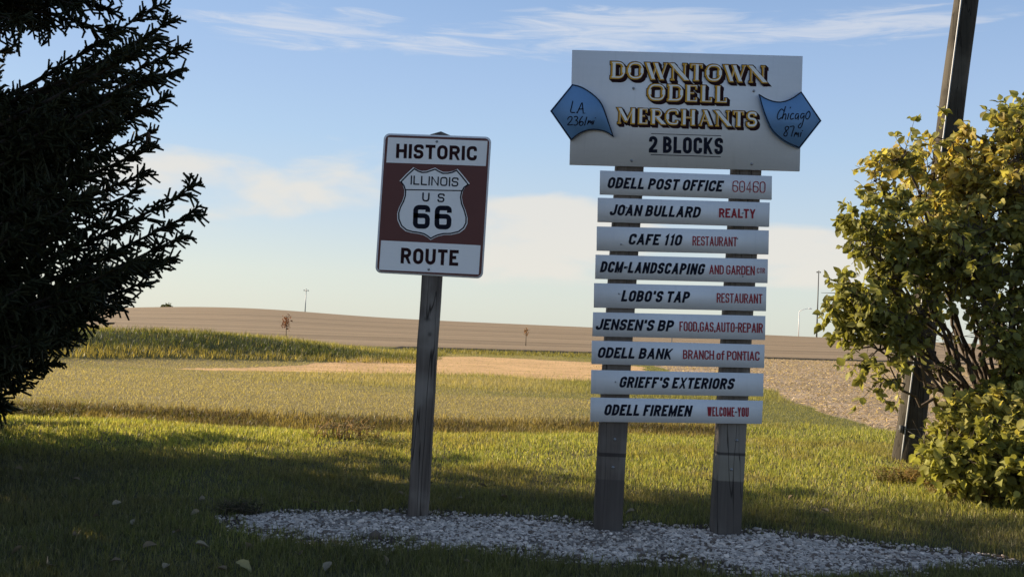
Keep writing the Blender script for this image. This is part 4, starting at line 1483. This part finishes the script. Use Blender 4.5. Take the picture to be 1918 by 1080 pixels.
def build_spruce():
    rg = np.random.default_rng(21)
    T = np.array([-6.25, 7.65, 0.0])
    HT = 17.0
    root = empty('spruce_tree', T, 'tall dark spruce with drooping boughs standing in its own shade', 'tree')
    mb = MB()
    mb.tube([T + np.array([0, 0, z]) for z in np.linspace(-.3, HT, 24)], [max(.02, .24 * (1 - z / HT)) for z in np.linspace(0, HT, 24)], 12)
    mb.build('trunk', M_BARK, root, smooth=True)
    wood0, wood1, wr0, wr1 = [], [], [], []
    S0, S1, SD = [], [], []          # needle-bearing shoots and their detail class

    def bough(a, tip, sag, det, lenk=1.0):
        """a: on the trunk, tip: end; det 1 fine, 0 coarse"""
        L = np.linalg.norm(tip - a)
        mid = (a + tip) / 2 + np.array([0, 0, -sag])
        n = 12
        ts = np.linspace(0, 1, n + 1)
        pts = [(1 - s) ** 2 * a + 2 * s * (1 - s) * mid + s * s * tip for s in ts]
        for i in range(n):
            wood0.append(pts[i])
            wood1.append(pts[i + 1])
            wr0.append(.028 * (1 - ts[i]) * L / 3 + .006)
            wr1.append(.028 * (1 - ts[i + 1]) * L / 3 + .006)
        sp = .036 if det else .085
        t0 = .12
        ss = np.arange(t0, 1.0, sp / L)
        ss = np.concatenate([ss, [1.0] * 3])
        for i, s in enumerate(ss):
            p = (1 - s) ** 2 * a + 2 * s * (1 - s) * mid + s * s * tip
            tg = unit(2 * (1 - s) * (mid - a) + 2 * s * (tip - mid))
            side = unit(np.cross(tg, np.array([0, 0, 1.0]))) * (1 if i % 2 else -1)
            vt = rg.uniform(-.45, 1.0) if s > .45 else rg.uniform(-.2, 1.15)
            dn = np.array([0, 0, -1.0]) * vt * (1 - .25 * s)
            sd_ = side * rg.uniform(.15, .95) * (1 - .35 * s)
            hanging = s < .85 and rg.random() < .38
            dr = unit(tg * (.35 + .55 * s) + sd_ + dn) if not hanging else unit(tg * .25 + sd_ * .45 + np.array([0, 0, -1.0]))
            ln = (.11 + .33 * (1 - s) ** .6 * min(1, s * 4 + .3)) * rg.uniform(.5, 1.15) * lenk
            if hanging:
                ln = rg.uniform(.16, .42) * lenk
            if s >= 1:
                dr = unit(tg + rg.normal(0, .25, 3))
                ln = rg.uniform(.10, .18)
            q = p + dr * ln
            # slight droop: two segments
            h = p + dr * ln * .5
            q = q + np.array([0, 0, -.10 * ln])
            S0.append(p); S1.append(h); SD.append(det)
            S0.append(h); S1.append(q); SD.append(det)
            tw = .030 if det else .075
            for j in range(int(ln / tw)):
                u = (j + .6) * tw / ln
                c_ = p + (q - p) * u
                sd = unit(np.cross(dr, rg.normal(0, 1, 3)))
                td = unit(dr * .7 + sd * .85 + np.array([0, 0, -.35 * rg.random() * (1 - .7 * s) + .08]))
                tl = rg.uniform(.05, .12) * (1.0 if det else 1.8) * (1 - .35 * u)
                S0.append(c_); S1.append(c_ + td * tl); SD.append(det)

    def trunk_at(z):
        return T + np.array([0, 0, z])
    # boughs that shape the visible outline: (tip px, tip py, depth, height on the trunk above/below the tip)
    tips = [(287, 14, 7.5, -1.15), (303, 50, 7.2, -1.0), (320, 98, 7.8, -.9), (312, 140, 7.0, -.75), (296, 190, 7.6, -.7), (272, 255, 8.1, -.55), (262, 285, 7.2, -.5), (255, 330, 7.7, -.45), (240, 365, 7.1, -.45), (215, 405, 7.9, -.35),
            (352, 356, 7.0, -1.0), (348, 405, 7.3, -.85), (325, 450, 7.0, -.75), (300, 490, 7.6, -.6), (255, 535, 7.3, -.55), (205, 572, 7.8, -.45), (160, 600, 7.1, -.4), (118, 640, 7.6, -.3),
            (80, 682, 7.3, -.2), (45, 710, 7.8, -.1), (15, 738, 7.2, -.1), (-10, 765, 7.6, 0),
            (200, 20, 7.6, -.35), (195, 55, 7.0, -.2), (185, -20, 7.3, -.5), (235, 95, 8.2, -1.1), (255, 85, 8.3, -1.1),
            (200, 250, 6.6, -.6), (150, 330, 6.4, -.5), (120, 470, 6.4, -.5), (200, 480, 6.7, -.6), (140, 560, 6.5, -.4), (60, 640, 6.5, -.3), (100, 200, 6.3, -.7), (60, 420, 6.2, -.5), (40, 540, 6.2, -.4),
            (170, 210, 8.3, -.7), (180, 300, 8.4, -.6), (130, 390, 8.5, -.4), (190, 520, 8.3, -.5), (90, 580, 8.5, -.3), (20, 690, 8.4, -.1), (30, 30, 8.2, 0)]
    for (px, py, Y, dz) in tips:
        tip = at_depth(px, py, Y)
        if py < 60 and px < 230:
            bough(trunk_at(tip[2] + .5), tip, -.22, 1)       # top group droops in from above
            continue
        k_ = 1.25 if py < 460 else .9
        bough(trunk_at(max(.12, tip[2] + dz * k_ - .25)), tip, .38 + .1 * rg.random() if py < 560 else .2, 1)
    pa = [(0, 240), (100, 200), (190, 130), (275, 50), (295, 100), (275, 200), (245, 300), (210, 385), (130, 405), (115, 445), (190, 500), (290, 450), (320, 420), (290, 480), (205, 550), (125, 620), (60, 670), (0, 715), (-10, 715)]
    pb_ = [(-20, -60), (190, -60), (185, 20), (120, 55), (60, 55), (-20, 40)]
    cnt = 0
    while cnt < 60:
        q = np.array([rg.uniform(-20, 330), rg.uniform(-40, 740)])
        if inside(pa, q[0], q[1]) or (inside(pb_, q[0], q[1])):
            tip = at_depth(q[0], q[1], rg.uniform(6.2, 8.9))
            if q[1] < 60 and q[0] < 200:
                bough(trunk_at(tip[2] + .5), tip, -.2, 1)
            else:
                bough(trunk_at(max(.12, tip[2] - rg.uniform(.7, 1.3))), tip, .36, 1)
            cnt += 1
    # the rest of the tree: whorls round the trunk, coarser where the road never sees it
    z = .12
    while z < HT - .4:
        rad = 3.55 * (1 - z / HT) ** .6 * (1 if z > .9 else .85)
        for k in range(13 if z < 6 else 9):
            a = rg.uniform(0, 2 * math.pi)
            # leave the camera-side right sector at eye level to the hand-placed boughs
            tip = T + np.array([math.cos(a) * rad * rg.uniform(.9, 1.04), math.sin(a) * rad * rg.uniform(.9, 1.04), z + (.35 + .2 * rg.random()) * min(1, z / .9) + .06])
            pp = to_px(tip)
            if z < 4.3 and tip[1] > 1 and pp[0] > -260 and tip[1] < 10.2 and pp[1] > -60:
                r2 = 0.72 if pp[1] > 450 or pp[1] < 160 else .8
                tip = T + (tip - T) * np.array([r2, r2, 1])
                pp = to_px(tip)
                if pp[0] > 40:
                    continue
            zt = tip[2]
            if pp[0] > 10 and tip[1] > 1 and (3.4 < zt < 3.85 or 1.85 < zt < 2.15):
                continue
            bough(trunk_at(z), tip, (.22 + .15 * rg.random()) * min(1, z / .8), 0, 1.25)
        z += .25 if z < 5.5 else .36
    V, Fc = tubes_np(np.array(wood0), np.array(wood1), np.array(wr0), np.array(wr1), 6)
    mesh_obj('boughs', V, Fc, M_SPRUCEBARK, root, smooth=True)
    S0a, S1a, SDa = np.array(S0), np.array(S1), np.array(SD)
    vs, fs, cs = [], [], []
    nb = 0
    for det in (1, 0):
        k = SDa == det
        A, B = S0a[k], S1a[k]
        if not len(A):
            continue
        n = len(A)
        base = np.array([.026, .036, .018])
        shade = (.75 + .5 * rg.random(n))[:, None]
        cb = base * shade
        # core of the shoot
        V, Fq = tubes_np(A, B, .0100 if det else .016, .0075 if det else .012, 3)
        vs.append(V); fs.append(Fq + nb); nb += len(V)
        cs.append(np.repeat(cb * np.array([1.3, 1.0, .9]), 6, 0))
        m_ = 19 if det else 8
        u = rg.random((n, m_, 1))
        P = A[:, None] + (B - A)[:, None] * u
        dr = unit(B - A)[:, None]
        nd = unit(np.cross(dr, rg.normal(0, 1, (n, m_, 3))))
        dd = unit(nd * .8 + dr * .65)
        ln = rg.uniform(.012, .020, (n, m_, 1)) * (1 if det else 2.2)
        wv = unit(np.cross(dd, rg.normal(0, 1, (n, m_, 3)))) * (.0024 if det else .012)
        V = np.stack([P - wv, P + wv, P + dd * ln], 2).reshape(-1, 3)
        Ft = np.arange(len(V)).reshape(-1, 3)
        vs.append(V); fs.append(Ft + nb); nb += len(V)
        cs.append(np.repeat(cb, m_ * 3, 0))
    mesh_obj('needles', np.vstack(vs), fs, M_NEEDLE, root, cols=np.vstack(cs))
    # one hanging cone
    mb = MB()
    c0 = at_depth(277, 247, 7.6)
    pts = [c0 + np.array([.008 * math.sin(s * 3), 0, -.15 * s]) for s in np.linspace(0, 1, 12)]
    mb.tube(pts, [.008, .014, .018, .019, .019, .019, .0185, .018, .017, .015, .011, .005], 10)
    co = mb.build('cone', paint('spruce_cone_scales', (.10, .055, .030), .8, .3, 60), root, smooth=True)
    mb = MB()
    mb.tube([c0 + np.array([-.06, 0, .05]), c0 + np.array([-.02, 0, .03]), c0], .004, 5)
    mb.build('cone_stalk', M_BARK, co)
    print('spruce shoots', len(S0a))


build_spruce()

# ------------------------------------------------------------------ small plants
def small_tree(name, label, px, top, crown_bot, base_py, Y, half_px, n, col, cat='tree', seed=1):
    rg = np.random.default_rng(seed)
    b = at_depth(px, base_py, Y)
    b[2] = gz(b[0], b[1])
    root = empty(name, b, label, cat)
    t_ = at_depth(px + 1, top, Y)
    mb = MB()
    cb = at_depth(px, crown_bot, Y)
    k = Y / F
    mb.tube([b - np.array([0, 0, .1]), (b + t_) / 2 + np.array([.01 * k, 0, 0]), t_], [.9 * k, .6 * k, .25 * k], 6)
    h = t_[2] - cb[2]
    for i in range(14):
        s = rg.uniform(0, .9)
        q0 = cb * (1 - s) + t_ * s
        q1 = q0 + np.array([rg.normal(0, .55) * half_px * k, rg.normal(0, .5) * half_px * k, h * rg.uniform(.05, .25)])
        mb.tube([q0, q1], [.35 * k, .15 * k], 4)
    mb.build('trunk', M_BARK, root)
    v = unit(rg.normal(0, 1, (n, 3))) * rg.random((n, 1)) ** .4
    lump = 1 + .35 * np.sin(v[:, 0] * 5 + seed) * np.cos(v[:, 2] * 4)
    P = (cb + t_) / 2 + v * np.array([half_px * k, half_px * k, h / 2]) * lump[:, None]
    D = rg.normal(0, 1, (n, 3))
    sz = np.full(n, 2.6 * k) * rg.uniform(.7, 1.4, n)
    V, Fc = leaf_mesh(P, D, rg.normal(0, 1, (n, 3)), sz, 1.2)
    cc = np.array(col) * (1 + .35 * rg.normal(0, 1, n)[:, None]).clip(.4, 1.8)
    mesh_obj('crown', V, Fc, M_LEAF, root, cols=np.repeat(cc, 10, 0))
    return root


small_tree('sapling', 'young sapling with a small crown of dark red leaves beyond the grassy bank', 536, 590, 616, 634, 42, 9.0, 150, (.16, .06, .035), seed=2)
small_tree('sapling', 'thin nearly bare sapling with rusty leaves in the far field', 985, 614, 628, 642, 62, 4.0, 40, (.22, .11, .05), seed=3)
small_tree('distant_tree', 'rounded dark green tree on the far horizon left of the tall lamp mast', 312, 569, 582, 590, 380, 11, 400, (.06, .065, .03), seed=4)


def weeds(name, label, px, py, n, h, spread, cols, seed=0, stuff=False):
    rg = np.random.default_rng(seed)
    b = ground_at(px, py)
    mb = MB()
    allc = []
    x = b[0] + rg.normal(0, spread, n).clip(-1.5 * spread, 1.5 * spread)
    y = b[1] + rg.normal(0, spread * .4, n).clip(-.7 * spread, .7 * spread)
    for i in range(n):
        z0 = gz(x[i], y[i])
        hh = h * rg.uniform(.35, 1.15)
        lean = rg.normal(0, .35, 2) * hh
        p0 = np.array([x[i], y[i], z0 - .01])
        p1 = p0 + np.array([lean[0] * .4, lean[1] * .4, hh * .6])
        p2 = p0 + np.array([lean[0], lean[1], hh])
        c_ = np.array(cols[rg.integers(len(cols))]) * rg.uniform(.7, 1.3)
        n0 = len(mb.v)
        mb.tube([p0, p1, p2], [.0035, .003, .0012], 4)
        for s in range(3):
            q = p1 + (p2 - p1) * rg.random()
            mb.tube([q, q + np.array([rg.normal(0, .05), rg.normal(0, .05), rg.uniform(-.02, .06)])], [.0025, .001], 3)
        allc += [c_] * (len(mb.v) - n0)
    o = mesh_obj(name, mb.v, mb.f, M_GRASS, cols=np.array(allc))
    return tag(o, label, 'weeds', kind='stuff' if stuff else None)


weeds('weed_clump', 'clump of dry brown weed stalks at the ditch edge left of the route sign', 648, 822, 95, .17, .20, [(.46, .35, .21), (.34, .25, .14), (.20, .19, .08)], 3)
weeds('low_weeds', 'low green weed patch sprouting beside the dry stalks', 728, 838, 60, .08, .16, [(.18, .21, .06), (.30, .27, .10)], 4, True)
weeds('low_weeds', 'ragged green weeds at the edge of the spruce shade', 70, 782, 130, .13, .30, [(.10, .12, .03), (.17, .15, .05)], 5, True)
weeds('low_weeds', 'dry grass tuft on the gravel end at the left', 447, 962, 60, .07, .07, [(.20, .16, .11), (.10, .09, .05)], 6, True)
weeds('low_weeds', 'straw-coloured dry grass beside the foot of the utility pole', 1730, 905, 200, .12, .24, [(.40, .29, .12), (.30, .22, .09), (.20, .17, .06)], 7, True)
weeds('low_weeds', 'dry grass fringe in front of the low bush', 1850, 935, 200, .11, .25, [(.38, .28, .12), (.28, .21, .09)], 8, True)

# ------------------------------------------------------------------ fallen leaves on the shaded lawn
def build_fallen():
    rg = np.random.default_rng(77)
    protos = []
    for k in range(4):
        nU, nV = 9, 6
        V = []
        for i in range(nU):
            s = i / (nU - 1)
            hw = .42 * math.sin(math.pi * min(1, s * .94 + .03)) ** .75 * (1 - .25 * s)
            for j in range(nV):
                q = j / (nV - 1) * 2 - 1
                V.append((q * hw * (1 - .25 * abs(q) * rg.random()), s, abs(q) ** 1.5 * hw * (.5 + .3 * k * .5) + .10 * math.sin(s * 3 + k) + rg.normal(0, .015)))
        Fc = [(i * nV + j, i * nV + j + 1, (i + 1) * nV + j + 1, (i + 1) * nV + j) for i in range(nU - 1) for j in range(nV - 1)]
        Vn = (np.array(V) - np.array([0, .5, 0])) * .062
        me = bpy.data.meshes.new('fallen_leaf')
        me.from_pydata([tuple(v) for v in Vn], [], Fc)
        me.polygons.foreach_set('use_smooth', [True] * len(Fc))
        protos.append(me)
    mm = []
    for c_ in ((.34, .27, .18), (.20, .14, .08), (.36, .29, .12)):
        mt, t = material('dry_leaf')
        nz = t.noise(t.n('ShaderNodeTexCoord').outputs['Object'], 60, 4)
        finish(t, t.mix(nz, (*[v * .6 for v in c_], 1), (*[v * 1.25 for v in c_], 1)), .7, bump=nz, bump_d=.002)
        mm.append(mt)
    for i, me in enumerate(protos):
        me.materials.append(mm[0])
    variants = [[p if j == 0 else p.copy() for p in protos] for j in range(3)]
    for j in (1, 2):
        for p in variants[j]:
            p.materials[0] = mm[j]
    spots = [(90, 1066, 1.3, 0), (455, 1072, 1.3, 2), (500, 1018, 1.1, 0), (462, 1032, 1.0, 0), (378, 942, .9, 0), (365, 968, .9, 0), (218, 950, .8, 0), (280, 1032, 1.0, 1), (378, 1030, 1.0, 0), (35, 885, .9, 1), (142, 905, .9, 1), (275, 966, .6, 0),
             (753, 932, .9, 0), (593, 949, .8, 1), (660, 948, .8, 0), (614, 1070, 1.0, 0), (560, 1046, .9, 1), (720, 1058, .8, 0), (875, 1062, .7, 0), (215, 1062, .9, 1), (140, 1010, .8, 1), (250, 985, .8, 0), (30, 1040, .9, 1), (330, 1005, .8, 1), (180, 975, .7, 1),
             (1180, 965, .9, 0), (1545, 962, .8, 0), (1300, 1058, .7, 1), (1480, 938, .7, 1), (905, 915, .9, 1), (945, 937, .9, 1), (860, 940, .8, 0), (415, 1075, .8, 1), (1000, 835, .7, 0), (1325, 905, .7, 1), (310, 1070, .8, 0)]
    for (px, py, sc, c_) in spots:
        p = ground_at(px, py)
        o = bpy.data.objects.new('fallen_leaf', variants[c_][rg.integers(4)])
        COL.objects.link(o)
        o.location = (p[0], p[1], p[2] + .024)
        o.rotation_euler = (rg.normal(0, .45), rg.normal(0, .45), rg.uniform(0, 6.28))
        o.scale = (sc, sc, sc)
        lab = ['pale tan curled dry leaf lying on the grass', 'brown curled dry leaf lying on the grass', 'yellow fallen leaf lying on the grass at the bottom edge'][c_]
        tag(o, lab, 'leaf', ['pale fallen leaves on the lawn', 'brown fallen leaves on the lawn', None][c_])


build_fallen()

# ------------------------------------------------------------------ far lamps and tower
def mast(name, label, px, top, Y, r, heads):
    t_ = at_depth(px, top, Y)
    b = np.array([t_[0], Y, gz(t_[0], Y) - .5])
    root = empty(name, (b[0], Y, b[2] + .5), label, 'lamp mast')
    mb = MB()
    mb.tube([b, t_], [r, r * .6], 8)
    mb.build('mast', heads, root)
    s = Y / F
    mb = MB()
    mb.tube([t_ + np.array([0, 0, .4 * s]), t_ + np.array([0, 0, 1.2 * s])], [1.6 * s, 1.2 * s], 10)
    mb.build('hub', heads, root)
    for k in range(4):
        a = .4 + k * math.pi / 2
        mb = MB()
        d = np.array([math.cos(a), math.sin(a), 0])
        c_ = t_ + np.array([0, 0, -1.5 * s])
        mb.tube([c_ + d * 1 * s, c_ + d * 3.2 * s], .35 * s, 5)
        mb.tube([c_ + d * 3.0 * s + np.array([0, 0, -1 * s]), c_ + d * 4 * s + np.array([0, 0, .1 * s]), c_ + d * 5.0 * s + np.array([0, 0, -.7 * s])], [.6 * s, 1.2 * s, .7 * s], 8)
        mb.build('lamp_head', heads, root)


mast('light_mast', 'tall pale lamp mast far off on the horizon left of the route sign', 573.5, 542, 450, .28, M_STEEL)
mast('light_mast', 'tall dark lamp mast on the horizon at the edge of the leafy shrub', 1533.5, 508, 330, .26, M_DARKSTEEL)


def street_lamp():
    Y = 306
    t_ = at_depth(1497, 583, Y)
    b = np.array([t_[0], Y, gz(t_[0], Y) - .4])
    root = empty('street_lamp', (b[0], Y, b[2] + .4), 'pale street lamp with one long curved arm on the horizon', 'street lamp')
    s = Y / F
    mb = MB()
    mb.tube([b, t_], [.16, .11], 8)
    mb.build('lamp_post', M_SIGNWHITE, root)
    e = at_depth(1514, 577.5, Y)
    mb = MB()
    mb.tube([t_, at_depth(1504, 579.5, Y), e], [.10, .09, .07], 6)
    mb.build('arm', M_SIGNWHITE, root)
    mb = MB()
    mb.tube([e, e + np.array([.5, 0, .02]), e + np.array([1.1, 0, -.05])], [.08, .2, .1], 8)
    mb.build('lamp_head', M_SIGNWHITE, root)


street_lamp()


def marker():
    p = at_depth(1258, 645, 58)
    t_ = at_depth(1258.5, 628, 58)
    mb = MB()
    b = np.array([t_[0], 58, gz(t_[0], 58.0) - .1])
    mb.tube([b, t_], .03, 8)
    mb.tube([t_, t_ + np.array([0, 0, .05])], [.045, .01], 8)
    o = mb.build('marker_post', M_DARKSTEEL)
    tag(o, 'thin dark post in the far field seen between two boards of the directory', 'post')


marker()


def tower():
    Y = 340.0
    s = Y / F
    b0 = at_depth(199, 470, Y)
    top = at_depth(201.5, 330, Y)
    zb = float(gz(b0[0], Y))
    root = empty('lattice_tower', (b0[0], Y, zb), 'slim steel lattice tower far off behind the spruce boughs', 'tower')
    mb = MB()
    ax = lambda z: b0[:2] + (top[:2] - b0[:2]) * (z - zb) / (top[2] - zb)
    hw = lambda z: 10.5 * s * (1 - .62 * (z - zb) / (top[2] - zb)) * .95
    zs = np.linspace(zb - .3, top[2], 17)
    C = []
    for z in zs:
        c_ = ax(z)
        h = hw(z)
        C.append([np.array([c_[0] + sx * h, c_[1] + sy * h, z]) for sx, sy in ((-1, -1), (1, -1), (1, 1), (-1, 1))])
    for k in range(4):
        mb.tube([c_[k] for c_ in C], .13, 5)
    mb.build('tower_leg', M_STEEL, root)
    mb = MB()
    for i in range(len(zs) - 1):
        for k in range(4):
            k2 = (k + 1) % 4
            mb.tube([C[i][k], C[i + 1][k2]], .06, 4)
            mb.tube([C[i][k2], C[i + 1][k]], .06, 4)
            mb.tube([C[i + 1][k], C[i + 1][k2]], .06, 4)
    mb.build('bracing', M_STEEL, root)


tower()
